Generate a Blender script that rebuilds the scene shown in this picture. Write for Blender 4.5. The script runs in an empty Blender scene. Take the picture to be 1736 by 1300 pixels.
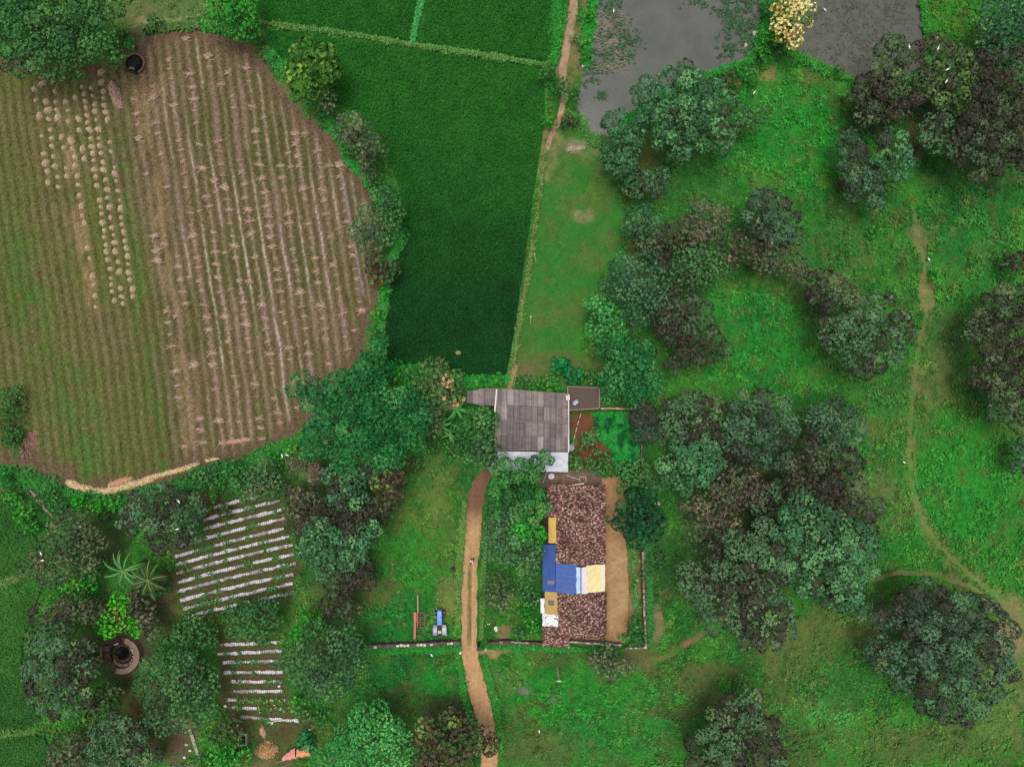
import bpy, math, random
import numpy as np
from mathutils import Vector, Matrix
random.seed(7)
rng = np.random.default_rng(11)
SC = bpy.context.scene
COL = SC.collection
D = 94.0            # height of the drone in metres
S = 0.08            # metres per photo pixel on the ground
R = math.radians

def lin(c):
    c = np.asarray(c, float) / 255.0
    return np.where(c <= 0.04045, c / 12.92, ((c + 0.055) / 1.055) ** 2.4)

def P(px, py, z=0.0):
    k = S * (D - z) / D
    return ((px - 868) * k, (650 - py) * k, z)

def PA(a, z=0.0):
    a = np.asarray(a, float)
    k = S * (D - z) / D
    return np.stack([(a[:, 0] - 868) * k, (650 - a[:, 1]) * k], 1)

# ---------- noise ----------
def vnoise(x, y, seed=0):
    x = np.asarray(x, float); y = np.asarray(y, float)
    xi = np.floor(x).astype(np.int64); yi = np.floor(y).astype(np.int64)
    xf = x - xi; yf = y - yi
    u = xf * xf * (3 - 2 * xf); v = yf * yf * (3 - 2 * yf)
    def h(a, b):
        n = (a * 374761393 + b * 668265263 + seed * 1274126177) & 0xFFFFFFFF
        n = ((n ^ (n >> 13)) * 1274126177) & 0xFFFFFFFF
        n = (n ^ (n >> 16)) & 0xFFFFFFFF
        return n / 4294967295.0
    a = h(xi, yi); b = h(xi + 1, yi); c = h(xi, yi + 1); d = h(xi + 1, yi + 1)
    return (a * (1 - u) + b * u) * (1 - v) + (c * (1 - u) + d * u) * v

def fbm(x, y, seed=0, oct=4):
    t = 0; a = 0.5; s = 0
    for i in range(oct):
        t = t + a * vnoise(x * 2 ** i + 17.3 * i, y * 2 ** i - 9.1 * i, seed + i); s += a; a *= 0.5
    return t / s

def sstep(a, b, x):
    t = np.clip((x - a) / (b - a), 0, 1); return t * t * (3 - 2 * t)

def mix(a, b, t):
    t = np.asarray(t)[..., None]
    return np.asarray(a) * (1 - t) + np.asarray(b) * t

def inside(px, py, poly):
    poly = np.asarray(poly, float); r = np.zeros(px.shape, bool)
    n = len(poly); j = n - 1
    for i in range(n):
        xi, yi = poly[i]; xj, yj = poly[j]
        if yi != yj:
            c = ((yi > py) != (yj > py)) & (px < (xj - xi) * (py - yi) / (yj - yi) + xi)
            r ^= c
        j = i
    return r

def seg_dist(px, py, line, closed=False):
    line = np.asarray(line, float); best = np.full(px.shape, 1e9)
    bx = np.zeros(px.shape); by = np.zeros(px.shape)
    n = len(line); rg = range(n if closed else n - 1)
    for i in rg:
        a = line[i]; b = line[(i + 1) % n]; d = b - a; L = max(d @ d, 1e-9)
        t = np.clip(((px - a[0]) * d[0] + (py - a[1]) * d[1]) / L, 0, 1)
        qx = a[0] + t * d[0]; qy = a[1] + t * d[1]
        dd = np.hypot(px - qx, py - qy); m = dd < best
        best = np.where(m, dd, best); bx = np.where(m, qx, bx); by = np.where(m, qy, by)
    return best, bx, by

def poly_w(px, py, poly, soft):      # 1 inside, 0 outside, soft edge (pixels)
    d, _, _ = seg_dist(px, py, poly, True)
    sg = np.where(inside(px, py, poly), d, -d)
    return sstep(-soft, soft, sg)

# ---------- materials ----------
MATS = {}
def nodes(name):
    m = bpy.data.materials.new(name); m.use_nodes = True
    nt = m.node_tree; nt.nodes.clear()
    o = nt.nodes.new('ShaderNodeOutputMaterial')
    return m, nt, o

def vmat(name, rough=0.85, spec=0.2, bump=0.0, bscale=8.0, tint=0.0, nscale=3.0, transl=0.0, metal=0.0):
    """vertex-coloured real-surface material with object-space noise variation and bump"""
    m, nt, o = nodes(name); N = nt.nodes.new; L = nt.links.new
    a = N('ShaderNodeAttribute'); a.attribute_name = 'Col'
    p = N('ShaderNodeBsdfPrincipled')
    p.inputs['Roughness'].default_value = rough
    p.inputs['Specular IOR Level'].default_value = spec
    p.inputs['Metallic'].default_value = metal
    src = a.outputs['Color']
    if tint or bump:
        g = N('ShaderNodeNewGeometry')
    if tint:
        n = N('ShaderNodeTexNoise'); n.inputs['Scale'].default_value = nscale; n.inputs['Detail'].default_value = 6
        n.inputs['Roughness'].default_value = 0.7
        L(g.outputs['Position'], n.inputs['Vector'])
        mr = N('ShaderNodeMapRange'); mr.inputs['From Min'].default_value = .25; mr.inputs['From Max'].default_value = .75
        mr.inputs['To Min'].default_value = 1 - tint; mr.inputs['To Max'].default_value = 1 + tint
        L(n.outputs['Fac'], mr.inputs['Value'])
        mm = N('ShaderNodeVectorMath'); mm.operation = 'SCALE'
        L(src, mm.inputs[0]); L(mr.outputs['Result'], mm.inputs['Scale']); src = mm.outputs['Vector']
    L(src, p.inputs['Base Color'])
    if bump:
        n2 = N('ShaderNodeTexNoise'); n2.inputs['Scale'].default_value = bscale; n2.inputs['Detail'].default_value = 5
        L(g.outputs['Position'], n2.inputs['Vector'])
        b = N('ShaderNodeBump'); b.inputs['Strength'].default_value = bump; b.inputs['Distance'].default_value = 0.1
        L(n2.outputs['Fac'], b.inputs['Height']); L(b.outputs['Normal'], p.inputs['Normal'])
    if transl:
        t = N('ShaderNodeBsdfTranslucent'); L(src, t.inputs['Color'])
        x = N('ShaderNodeMixShader'); x.inputs[0].default_value = transl
        L(p.outputs[0], x.inputs[1]); L(t.outputs[0], x.inputs[2]); L(x.outputs[0], o.inputs[0])
    else:
        L(p.outputs[0], o.inputs[0])
    MATS[name] = m
    return m

vmat('leaf', .6, .2, transl=.06)
vmat('soil', .95, .1, bump=.5, bscale=6, tint=.34, nscale=4)
vmat('field_soil', .95, .1, bump=.6, bscale=7, tint=.5, nscale=3.2)
vmat('earth', .95, .1, bump=.5, bscale=6, tint=.22, nscale=2.2)
vmat('bark', .9, .1, bump=.4, bscale=12, tint=.2, nscale=9)
vmat('clay', .85, .15, tint=.25, nscale=9)
vmat('cement', .85, .2, tint=.18, nscale=4, bump=.2, bscale=14)
vmat('paint', .4, .5, tint=.08, nscale=5)
vmat('sheet_metal', .35, .5, tint=.05, nscale=3)
vmat('film', .3, .5, tint=.12, nscale=4, bump=.4, bscale=10)
vmat('cloth', .75, .2, tint=.08, nscale=2.5, bump=.25, bscale=5)
vmat('straw', .9, .1)
vmat('feather', .7, .2)
def water_mat(name, c1, c2, rough, nsc, lo, hi):
    m, nt, o = nodes(name); N = nt.nodes.new; L = nt.links.new
    g = N('ShaderNodeNewGeometry'); n = N('ShaderNodeTexNoise'); n.inputs['Scale'].default_value = nsc; n.inputs['Detail'].default_value = 8
    n.inputs['Roughness'].default_value = .65
    L(g.outputs['Position'], n.inputs['Vector'])
    r = N('ShaderNodeValToRGB'); r.color_ramp.elements[0].position = lo; r.color_ramp.elements[1].position = hi
    r.color_ramp.elements[0].color = (*lin(c1), 1); r.color_ramp.elements[1].color = (*lin(c2), 1)
    L(n.outputs['Fac'], r.inputs[0])
    p = N('ShaderNodeBsdfPrincipled'); p.inputs['Roughness'].default_value = rough
    L(r.outputs[0], p.inputs['Base Color'])
    w = N('ShaderNodeTexNoise'); w.inputs['Scale'].default_value = 2.5; w.inputs['Detail'].default_value = 3
    L(g.outputs['Position'], w.inputs['Vector'])
    b = N('ShaderNodeBump'); b.inputs['Strength'].default_value = .08; b.inputs['Distance'].default_value = .05
    L(w.outputs['Fac'], b.inputs['Height']); L(b.outputs['Normal'], p.inputs['Normal'])
    L(p.outputs[0], o.inputs[0]); MATS[name] = m
water_mat('pond_water', (80, 84, 78), (92, 95, 88), .12, .25, .35, .65)
water_mat('algae_water', (86, 84, 78), (66, 78, 56), .3, .9, .42, .68)
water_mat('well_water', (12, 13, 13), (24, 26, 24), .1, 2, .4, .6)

# ---------- meshes ----------
def mesh_np(name, V, F, C, mat, k):
    """V (n,3), F (m,k) indices, C (n,3) linear colours"""
    me = bpy.data.meshes.new(name); V = np.asarray(V, np.float32); F = np.asarray(F, np.int32)
    me.vertices.add(len(V)); me.vertices.foreach_set('co', V.ravel())
    me.loops.add(F.size); me.loops.foreach_set('vertex_index', F.ravel())
    me.polygons.add(len(F)); me.polygons.foreach_set('loop_start', np.arange(0, F.size, k, dtype=np.int32))
    ca = me.color_attributes.new('Col', 'FLOAT_COLOR', 'POINT')
    c4 = np.ones((len(V), 4), np.float32); c4[:, :3] = np.clip(C, 0, 1); ca.data.foreach_set('color', c4.ravel())
    me.update(calc_edges=True); me.validate(); me.materials.append(MATS[mat])
    return me

def quads(name, Q, C, mat):
    """Q (n,4,3) loose quads with one colour each"""
    n = len(Q); return mesh_np(name, Q.reshape(-1, 3), np.arange(4 * n).reshape(n, 4), np.repeat(C, 4, axis=0), mat, 4)

def link(name, me, parent=None, loc=None):
    o = bpy.data.objects.new(name, me); COL.objects.link(o)
    if parent is not None: o.parent = parent
    if loc is not None: o.location = loc
    return o

def tag(o, label=None, cat=None, group=None, kind=None):
    if label: o['label'] = label
    if cat: o['category'] = cat
    if group: o['group'] = group
    if kind: o['kind'] = kind
    return o

def root(name, loc, label, cat, group=None, rz=0):
    o = bpy.data.objects.new(name, None); COL.objects.link(o); o.location = loc; o.rotation_euler = (0, 0, rz)
    o.empty_display_size = .5
    return tag(o, label, cat, group)

class MB:
    """collects coloured polygons into one mesh"""
    def __init__(s): s.v = []; s.f = []; s.c = []
    def face(s, pts, col):
        i = len(s.v); s.v += [tuple(p) for p in pts]; s.f.append(list(range(i, i + len(pts)))); s.c += [tuple(col)] * len(pts)
    def hexa(s, b, t, col):      # bottom 4, top 4
        s.face(t, col); s.face(b[::-1], col)
        for i in range(4):
            j = (i + 1) % 4; s.face([b[i], b[j], t[j], t[i]], col)
    def box(s, c, d, col, rz=0, rx=0):
        x, y, z = d[0] / 2, d[1] / 2, d[2] / 2
        M = Matrix.Translation(c) @ Matrix.Rotation(rz, 4, 'Z') @ Matrix.Rotation(rx, 4, 'X')
        b = [M @ Vector(p) for p in ((-x, -y, -z), (x, -y, -z), (x, y, -z), (-x, y, -z))]
        t = [M @ Vector(p) for p in ((-x, -y, z), (x, -y, z), (x, y, z), (-x, y, z))]
        s.hexa(b, t, col)
    def bar(s, a, b, w, h, col):
        a = Vector(a); b = Vector(b); d = (b - a).normalized()
        up = Vector((0, 0, 1)) if abs(d.z) < .95 else Vector((1, 0, 0))
        r = d.cross(up).normalized(); u = r.cross(d)
        q = lambda p: [p - r * w / 2 - u * h / 2, p + r * w / 2 - u * h / 2, p + r * w / 2 + u * h / 2, p - r * w / 2 + u * h / 2]
        A = q(a); B = q(b); s.face(A[::-1], col); s.face(B, col)
        for i in range(4):
            j = (i + 1) % 4; s.face([A[i], A[j], B[j], B[i]], col)
    def tube(s, pts, rad, col, n=8, cap=True):
        pts = [Vector(p) for p in pts]; rings = []
        for i, p in enumerate(pts):
            d = (pts[min(i + 1, len(pts) - 1)] - pts[max(i - 1, 0)]).normalized()
            up = Vector((0, 0, 1)) if abs(d.z) < .9 else Vector((1, 0, 0))
            r = d.cross(up).normalized(); u = r.cross(d); q = rad[i] if hasattr(rad, '__len__') else rad
            rings.append([p + (r * math.cos(t) + u * math.sin(t)) * q for t in [2 * math.pi * k / n for k in range(n)]])
        for A, B in zip(rings, rings[1:]):
            for k in range(n):
                j = (k + 1) % n; s.face([A[k], A[j], B[j], B[k]], col)
        if cap: s.face(rings[0][::-1], col); s.face(rings[-1], col)
    def ell(s, c, r, col, nu=10, nv=6, M=None):
        c = Vector(c)
        def pt(i, j):
            th = math.pi * j / nv; ph = 2 * math.pi * i / nu
            v = Vector((r[0] * math.sin(th) * math.cos(ph), r[1] * math.sin(th) * math.sin(ph), r[2] * math.cos(th)))
            return c + (M @ v if M else v)
        for j in range(nv):
            for i in range(nu):
                s.face([pt(i, j), pt(i, j + 1), pt(i + 1, j + 1), pt(i + 1, j)], col)
    def build(s, name, mat, parent=None, loc=None, smooth=False):
        me = bpy.data.meshes.new(name); me.from_pydata(s.v, [], s.f)
        ca = me.color_attributes.new('Col', 'FLOAT_COLOR', 'POINT')
        c4 = np.ones((len(s.v), 4), np.float32); c4[:, :3] = np.array(s.c); ca.data.foreach_set('color', c4.ravel())
        me.materials.append(MATS[mat]); me.update()
        return link(name, me, parent, loc)

def rough_poly(poly, step=6.0, amp=2.0, seed=1):
    """polygon in photo pixels -> denser, wobbly outline"""
    poly = np.asarray(poly, float); out = []
    for i in range(len(poly)):
        a = poly[i]; b = poly[(i + 1) % len(poly)]; n = max(1, int(np.hypot(*(b - a)) / step))
        for k in range(n): out.append(a + (b - a) * k / n)
    out = np.array(out)
    # one smoothing pass keeps corners soft
    out = .25 * np.roll(out, 1, 0) + .5 * out + .25 * np.roll(out, -1, 0)
    out[:, 0] += (fbm(out[:, 0] / 14, out[:, 1] / 14, seed, 3) - .5) * 4 * amp
    out[:, 1] += (fbm(out[:, 0] / 14 + 50, out[:, 1] / 14, seed + 5, 3) - .5) * 4 * amp
    return out

def sheet(name, poly_px, step, colf, zf, z0, mat, kind='structure', amp=1.2, seed=3, parent=None):
    """surface sheet over a polygon given in photo pixels; colf/zf take pixel arrays"""
    rp = rough_poly(poly_px, amp=amp, seed=seed); W = PA(rp)
    x0, y0 = W.min(0) - step; x1, y1 = W.max(0) + step
    nx = int((x1 - x0) / step) + 2; ny = int((y1 - y0) / step) + 2
    X, Y = np.meshgrid(x0 + np.arange(nx) * step, y0 + np.arange(ny) * step)
    ins = inside(X, Y, W)
    keep = ins[:-1, :-1] | ins[1:, :-1] | ins[:-1, 1:] | ins[1:, 1:]
    used = np.zeros(X.shape, bool)
    for a in (slice(0, -1), slice(1, None)):
        for b in (slice(0, -1), slice(1, None)): used[a, b] |= keep
    sn = used & ~ins
    _, qx, qy = seg_dist(X[sn], Y[sn], W, True)
    X = X.copy(); Y = Y.copy(); X[sn] = qx; Y[sn] = qy
    idx = -np.ones(X.shape, int); idx[used] = np.arange(used.sum())
    F = np.stack([idx[:-1, :-1][keep], idx[:-1, 1:][keep], idx[1:, 1:][keep], idx[1:, :-1][keep]], 1)
    x = X[used]; y = Y[used]; px = x / S + 868; py = 650 - y / S
    V = np.stack([x, y, z0 + zf(px, py)], 1)
    me = mesh_np(name, V, F, colf(px, py), mat, 4)
    o = link(name, me, parent)
    if kind: o['kind'] = kind
    return o
# ---------- every tree, lobes given where its crown shows in the photo (x, y, radius, height offset) ----------
T = [
 ('spreading_tree','huge dense green tree filling the top left corner','green',10.5,[(25,20,50),(90,20,48),(150,30,38),(175,80,26,-1),(120,85,40,-.6),(60,80,42),(5,75,38),(90,118,20,-2.5),(180,20,24,-1),(30,105,18,-2)]),
 ('leafy_tree','bright green tree at the top edge between brown field and paddy','bright',7,[(390,25,32),(365,38,20,-1),(414,42,22,-1),(395,-2,24),(420,5,20,-.6)]),
 ('round_tree','yellow green round tree with leaf tufts on the paddy corner','yellow',7.5,[(520,104,26),(552,122,24),(528,145,22,-.5),(552,98,18),(505,125,20,-.5),(548,142,16,-1)]),
 ('small_tree','dull dark green tree tucked below the yellow green round tree','olive',4.5,[(550,172,15),(556,185,10,-.5)]),
 ('pale_tree','dull grey green tree with forked pale branches on the paddy bank','olive',6.5,[(600,218,26),(634,245,18),(612,250,20,-.6),(624,272,14,-1.2),(622,292,12,-2),(588,235,15,-1)]),
 ('bank_tree','dark olive tree on the bank just above the grey green one by the paddy','green',5.5,[(652,335,19),(668,352,16),(648,352,14,-.8),(672,372,10,-2)]),
 ('bank_tree','wide soft grey green tree overhanging the brown field edge','soft',6,[(630,378,28),(615,395,20,-.5),(646,396,20,-.6),(628,410,18,-1),(652,372,18,-.5)]),
 ('bank_tree','yellowish bush tree under the wide grey green one on the bank','rust',5,[(640,448,17),(652,462,15,-.8),(664,456,12,-1),(640,466,14,-1)]),
 ('feathery_tree','large emerald feathery tree beside the bottom tip of the brown field','feather',9.5,[(515,655,20,-1.5),(540,672,24,-1),(580,655,26),(612,640,22),(555,705,22,-1.5),(598,690,32),(640,680,28),(680,690,28),(712,700,22,-1),(650,735,34),(610,735,26,-.5),(545,745,24,-2),(585,770,26,-1.5),(640,770,24,-1),(690,730,26,-.5),(525,760,16,-2.5),(660,770,20,-2)]),
 ('slim_tree','slim bluish green tree between feathery tree and dark paddy','feather',6.5,[(636,600,18),(628,620,18,-.6),(645,582,10,-1),(646,625,16,-1)]),
 ('flowering_tree','green tree with pinkish tan flower clusters beside the banana plants','tips',7.5,[(735,636,26),(757,655,24),(722,658,20,-.8),(745,680,18,-1),(770,672,14,-1)]),
 ('speckled_tree','speckled grey green tree left of the banana plants','olive',6.5,[(730,705,20),(745,690,14,-.6),(715,722,16,-.8),(735,728,14,-1.2)]),
 ('round_tree','round olive grey tree overlapping the corner of the white porch roof','soft',7,[(822,760,24),(810,775,18,-.8),(838,772,15,-1),(820,748,16,-.4),(832,782,14,-1.4)]),
 ('leafy_tree','dark glossy green tree against the west side of the grey roof','garden',6.5,[(808,717,20),(830,714,14,-.4),(788,730,16,-1),(800,738,16,-1.2),(816,732,14,-.6)]),
 ('courtyard_tree','fresh green tree growing over the white porch roof and tiled roof','garden',8.2,[(866,808,27),(895,832,26),(870,845,22,-.4),(896,868,24,-.4),(850,830,20,-1),(905,795,16,-.6),(922,778,11,-1),(912,860,16,-1),(846,858,16,-1.4),(888,790,14,-1)]),
 ('courtyard_tree','grey green tree with a bright green patch by the blue tarpaulin','soft',7.5,[(848,895,22,-1),(842,925,22,-1),(868,935,17,-1),(900,932,18,-.6),(880,915,26),(905,908,18,-.4,1),(888,905,20,.2,1),(893,958,16,-1.6),(865,880,18,-.6)]),
 ('low_tree','low dull grey tree beside the dirt track below the courtyard trees','olive',4.5,[(840,994,20),(856,1010,17,-.4),(828,1010,14,-.6),(848,1022,13,-1)]),
 ('bare_tree','nearly leafless brown tree with tangled twigs above the planted rows','sage',6.5,[(505,785,15,-1),(535,800,15,-1.2)]),
 ('orchard_tree','soft green tree left of the leafless brown tree','soft',6,[(450,800,24),(430,812,18,-.6),(462,826,20,-.8),(440,828,16,-1)]),
 ('orchard_tree','low green tree at the upper edge of the planted rows','garden',4.5,[(405,815,20),(385,800,18,-.4),(418,832,12,-.8),(380,818,14,-.6)]),
 ('orchard_tree','small dark green tree between brown field and planted rows','green',4.2,[(350,812,18),(332,805,12,-.5),(362,798,12,-.5)]),
 ('dark_tree','dark slate tree below the big feathery emerald tree','teal',7,[(592,822,22),(618,808,20,-.4),(566,806,16,-1),(606,842,20,-.4),(575,838,18,-.8)]),
 ('dark_tree','dark tree with yellow lit twig tips beside the mottled grass court','rust',6.5,[(652,815,19),(668,832,15,-.6),(660,848,14,-1),(640,800,14,-.8),(675,808,10,-1)]),
 ('dark_tree','brown grey tree in the middle of the dark grove west of the grass court','brown',6.2,[(575,872,24),(608,872,22),(638,865,20,-.5),(548,865,18,-.5),(630,890,16,-1),(596,895,18,-1)]),
 ('dark_tree','drab brown green tree at the upper right corner of the planted rows','sage',6,[(520,850,22),(498,862,18,-.6),(535,878,20,-.6),(510,885,16,-1),(500,838,14,-1)]),
 ('cauliflower_tree','teal cauliflower crowned tree right of the white planted rows','teal',8,[(540,908,26),(555,935,26,-.2),(522,925,20,-.6),(548,958,20,-.8),(606,912,26),(625,905,20,-.4),(598,938,22,-.6),(575,920,18,-.6)]),
 ('dark_tree','brown tree south of the teal cauliflower crowned tree','brown',6.2,[(590,978,24),(612,968,20,-.3),(570,985,20,-.4),(575,1015,22,-.3),(590,1035,18,-.8),(562,1030,16,-1),(625,985,14,-1)]),
 ('mango_tree','rounded grey green mango with four lumps at the left end of the rows','mango',8,[(246,862,24),(280,850,24),(312,862,26),(265,890,24,-.2),(300,892,24,-.2),(225,880,20,-.6),(322,900,16,-1),(278,918,20,-1),(236,845,14,-1)]),
 ('field_tree','olive green tree beside the small left paddy, under the fallen logs','olive',8.5,[(118,905,30),(146,925,26,-.3),(90,935,26,-.4),(60,955,22,-1),(115,950,28,-.3),(145,958,20,-1),(88,970,22,-1),(130,885,20,-.6)]),
 ('field_tree','teal low tree between the olive tree and the mango tree row','bright',4.5,[(130,995,20),(150,985,18,-.3),(112,1005,14,-.4)]),
 ('grey_tree','grey green tree crowning the north end of the left mango belt','sage',6.5,[(85,1045,26),(118,1030,24,-.2),(150,1032,22,-.4),(70,1068,18,-.6),(172,1042,16,-1),(108,1052,20,-.5)]),
 ('mango_tree','large mango tree along the left paddy beside the round stone well','mango',8.8,[(92,1092,28),(72,1122,26,-.3),(108,1118,28),(135,1105,24,-.4),(58,1140,20,-1),(88,1155,30),(120,1150,26,-.2),(148,1135,20,-.8),(105,1188,26,-.6),(140,1180,20,-1),(78,1185,20,-1)]),
 ('leafy_tree','yellow green young tree south of the round stone well','spring',5.5,[(176,1184,20),(158,1200,18,-.4),(190,1172,14,-.6),(150,1212,14,-.8)]),
 ('neon_tree','vivid lime green tree hanging over the round stone well','neon',6,[(192,1055,18),(208,1040,14,-.3),(210,1018,12,-.8),(225,1058,14,-.5),(178,1070,10,-1),(196,1022,10,-1),(232,1068,9,-1)]),
 ('dark_tree','drab green tree right behind the vivid lime green one','sage',5.5,[(240,1030,20),(250,1052,18,-.4),(228,1012,14,-.6),(262,1070,12,-1)]),
 ('mango_tree','dense grey green mango tree left of the lower planted rows','soft',8.5,[(262,1140,26),(300,1135,30),(335,1150,26,-.4),(270,1175,30),(310,1175,32),(352,1165,20,-1),(275,1210,26,-.6),(310,1205,26,-.6),(340,1195,22,-1),(318,1112,16,-1),(245,1160,18,-.8)]),
 ('mango_tree','mango tree in the bottom left garden with a pale yellow side','mango',7.2,[(170,1256,24,-.3),(205,1240,24),(232,1258,26),(212,1282,28),(245,1282,20,-.6),(178,1288,24,-.6),(190,1225,18,-.8)]),
 ('pale_tree','pale yellow grey tree at the bottom edge beside the left paddies','sage',6,[(112,1270,24),(130,1290,24,-.2),(100,1296,18,-.6),(138,1262,16,-.8)]),
 ('soft_tree','big soft green tree with a lit rim right of the lower planted rows','soft',9,[(545,1090,30),(580,1092,28),(515,1115,26,-.6),(550,1125,36),(590,1125,28,-.3),(525,1145,26,-.6),(565,1155,26,-.8),(602,1100,18,-1),(490,1120,18,-1.6),(535,1165,18,-1.6)]),
 ('leafy_tree','bright green low tree directly above the big soft green tree','bright',5,[(522,1062,18),(508,1075,14,-.5),(540,1058,12,-.5)]),
 ('orchard_tree','dark green tree between the upper and lower planted rows','green',6,[(425,1048,26),(448,1035,20,-.4),(405,1062,20,-.4),(442,1066,20,-.6),(465,1050,14,-1),(395,1040,14,-1)]),
 ('orchard_tree','low dark shrub tree left of the gap between the planted rows','green',4.5,[(330,1065,20),(352,1080,16,-.3),(308,1078,18,-.3),(290,1092,14,-.5)]),
 ('fluffy_tree','large bright green fluffy tree on the bottom edge west of the track','fluff',9,[(625,1228,32),(655,1240,28,-.2),(592,1252,28,-.4),(640,1270,38),(600,1285,34,-.2),(672,1268,26,-.6),(560,1290,28,-.8),(660,1298,30),(620,1305,30),(680,1298,20,-1)]),
 ('rusty_tree','dark rusty green tree with reddish leaf edges beside the track bottom','rust',8,[(730,1235,24),(758,1222,20,-.3),(782,1235,24,-.2),(722,1262,22,-.4),(755,1262,30),(792,1265,24,-.3),(815,1250,18,-.8),(828,1262,16,-1),(738,1290,28),(775,1292,28),(718,1292,20,-.6)]),
 ('sparse_tree','thin sparse grey green tree below the bottom compound wall','olive',5,[(1028,1108,18),(1044,1120,14,-.4),(1020,1128,12,-.8),(1036,1142,13,-1),(1062,1132,9,-1),(1008,1120,9,-1.4)]),
 ('dark_round_tree','solid dark emerald round tree beside the sandy yard','emerald',7.5,[(1073,860,22),(1092,872,21,-.2),(1056,878,19,-.6),(1080,895,22,-.3),(1093,848,16,-.6),(1080,912,14,-1.2),(1108,895,16,-1)]),
 ('garden_tree','green tree between the fenced garden and the dark emerald tree','green',6,[(1070,802,22),(1092,808,18,-.4),(1058,818,14,-.6),(1085,790,14,-.8),(1106,820,13,-1)]),
 ('mango_tree','westmost mango crown touching the fenced garden wall','slate',7.5,[(1092,705,20,-.5),(1098,728,20,-.3),(1116,732,16,-.8),(1085,690,12,-1.2)]),
 ('mango_tree','greenish mango tree right of the fenced garden','mango',9,[(1175,692,24),(1195,705,24,-.1),(1150,702,20,-.8),(1180,725,24),(1205,738,18,-.5),(1155,725,18,-.8),(1135,715,14,-1.4),(1208,692,14,-.8)]),
 ('mango_tree','mango tree with pale teal clumps above the bare twig grove','teal',8.5,[(1165,765,26),(1195,758,22,-.3),(1150,790,24,-.4),(1180,795,24),(1210,780,18,-.8),(1160,812,18,-1),(1140,808,16,-1.4)]),
 ('mango_tree','dark slate mango tree with pale lit clumps in the upper middle of the grove','slate',9.5,[(1262,698,26),(1300,700,28),(1328,720,22,-.3),(1250,725,22,-.5),(1290,735,28,-.1),(1320,752,22,-.4),(1262,758,22,-.6),(1298,772,20,-.8),(1240,748,16,-1.2)]),
 ('mango_tree','separate slate crown at the top right of the large mango grove','slate',8.5,[(1392,712,20),(1420,706,22),(1442,725,20,-.2),(1405,735,20,-.4),(1432,748,18,-.6),(1380,730,14,-1.2)]),
 ('twiggy_tree','sage tree with bare pale twigs at the left side of the mango grove','sage',8,[(1215,832,24,-.2),(1250,815,24),(1200,860,22,-.6),(1240,850,24,-.3),(1185,890,20,-1.2),(1225,880,22,-.8),(1275,835,20,-.4),(1170,860,14,-1.8)]),
 ('mango_tree','brown slate mango forming the right shoulder of the large grove','brown',9.5,[(1372,775,24),(1405,785,28),(1438,790,24,-.2),(1360,812,26),(1400,825,30),(1440,830,26),(1462,858,22,-.4),(1425,862,24,-.2),(1342,790,20,-.6),(1462,895,20,-.6)]),
 ('mango_tree','broad vivid teal mango crown at the heart of the large grove','teal',10.5,[(1365,870,26),(1395,888,28),(1430,905,28),(1345,905,28),(1380,930,32),(1420,945,30),(1455,928,26,-.2),(1320,935,26,-.3),(1345,955,26,-.2),(1462,962,22,-.6),(1400,975,28,-.3),(1435,990,22,-.8),(1368,985,22,-.6)]),
 ('mango_tree','teal and slate mango on the lower left of the broad teal crown','mango',9.8,[(1290,920,26),(1265,940,24,-.3),(1310,960,26,-.1),(1275,970,24,-.3),(1305,995,24,-.4),(1250,915,18,-1)]),
 ('mango_tree','bottom left mango of the large grove reaching over the brown footpath','mango',9.2,[(1180,992,24,-.5),(1215,975,24,-.2),(1245,995,28),(1210,1012,26,-.2),(1280,1015,26),(1245,1030,28),(1215,1045,20,-.8),(1285,1050,28,-.1),(1315,1035,24,-.2),(1320,1065,22,-.5),(1270,1075,22,-.8),(1300,1085,18,-1),(1170,970,16,-1.4)]),
 ('mango_tree','small separate mango clump at the bottom tip of the large grove','teal',8,[(1440,1012,18,-.4),(1456,1030,14,-1),(1405,1015,16,-1)]),
 ('mango_tree','solitary big dark round mango in the bottom right meadow','slate',10.5,[(1548,1020,20,-1.2),(1565,1008,24,-1),(1590,1048,30,-.2),(1630,1040,28),(1665,1042,24,-.3),(1690,1070,24,-.4),(1545,1060,24,-1),(1515,1042,18,-2.2),(1600,1085,32),(1645,1085,34),(1685,1105,26,-.2),(1700,1132,18,-.8),(1560,1100,28,-.4),(1520,1112,20,-1.8),(1492,1050,15,-2.6),(1488,1096,17,-2.6),(1500,1120,18,-2.4),(1528,1150,20,-1.8),(1570,1185,17,-1.6),(1615,1125,34),(1660,1130,32),(1585,1150,30,-.2),(1632,1168,32),(1668,1165,22,-.5),(1600,1195,22,-.8),(1632,1205,20,-.8),(1550,1140,22,-1)]),
 ('mango_tree','dark grey mango cut by the bottom edge near the lower meadow','mango',9.2,[(1240,1205,22,-.6),(1268,1188,18,-1),(1225,1232,26,-.1),(1265,1228,28),(1295,1240,22,-.4),(1200,1258,26,-.2),(1240,1265,32),(1280,1272,30),(1190,1290,26,-.2),(1230,1298,30),(1272,1304,28),(1312,1285,16,-1)]),
 ('mango_tree','brownish mango cut by the right edge beside the middle footpath','brown',9.2,[(1690,530,26),(1672,548,20,-.6),(1718,515,28),(1715,552,28),(1688,575,22,-.6),(1740,535,28),(1655,565,16,-1.6)]),
 ('mango_tree','dark brown mango cut by the right edge below another brownish one','brown',8.8,[(1688,625,24),(1720,640,28),(1665,640,18,-1),(1690,660,24,-.4),(1728,680,26),(1700,695,20,-.8),(1740,600,24),(1735,712,18,-.8)]),
 ('small_tree','small reddish brown tree at the right edge above the mangoes','brown',4.5,[(1728,448,16),(1712,440,11,-.6)]),
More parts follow.
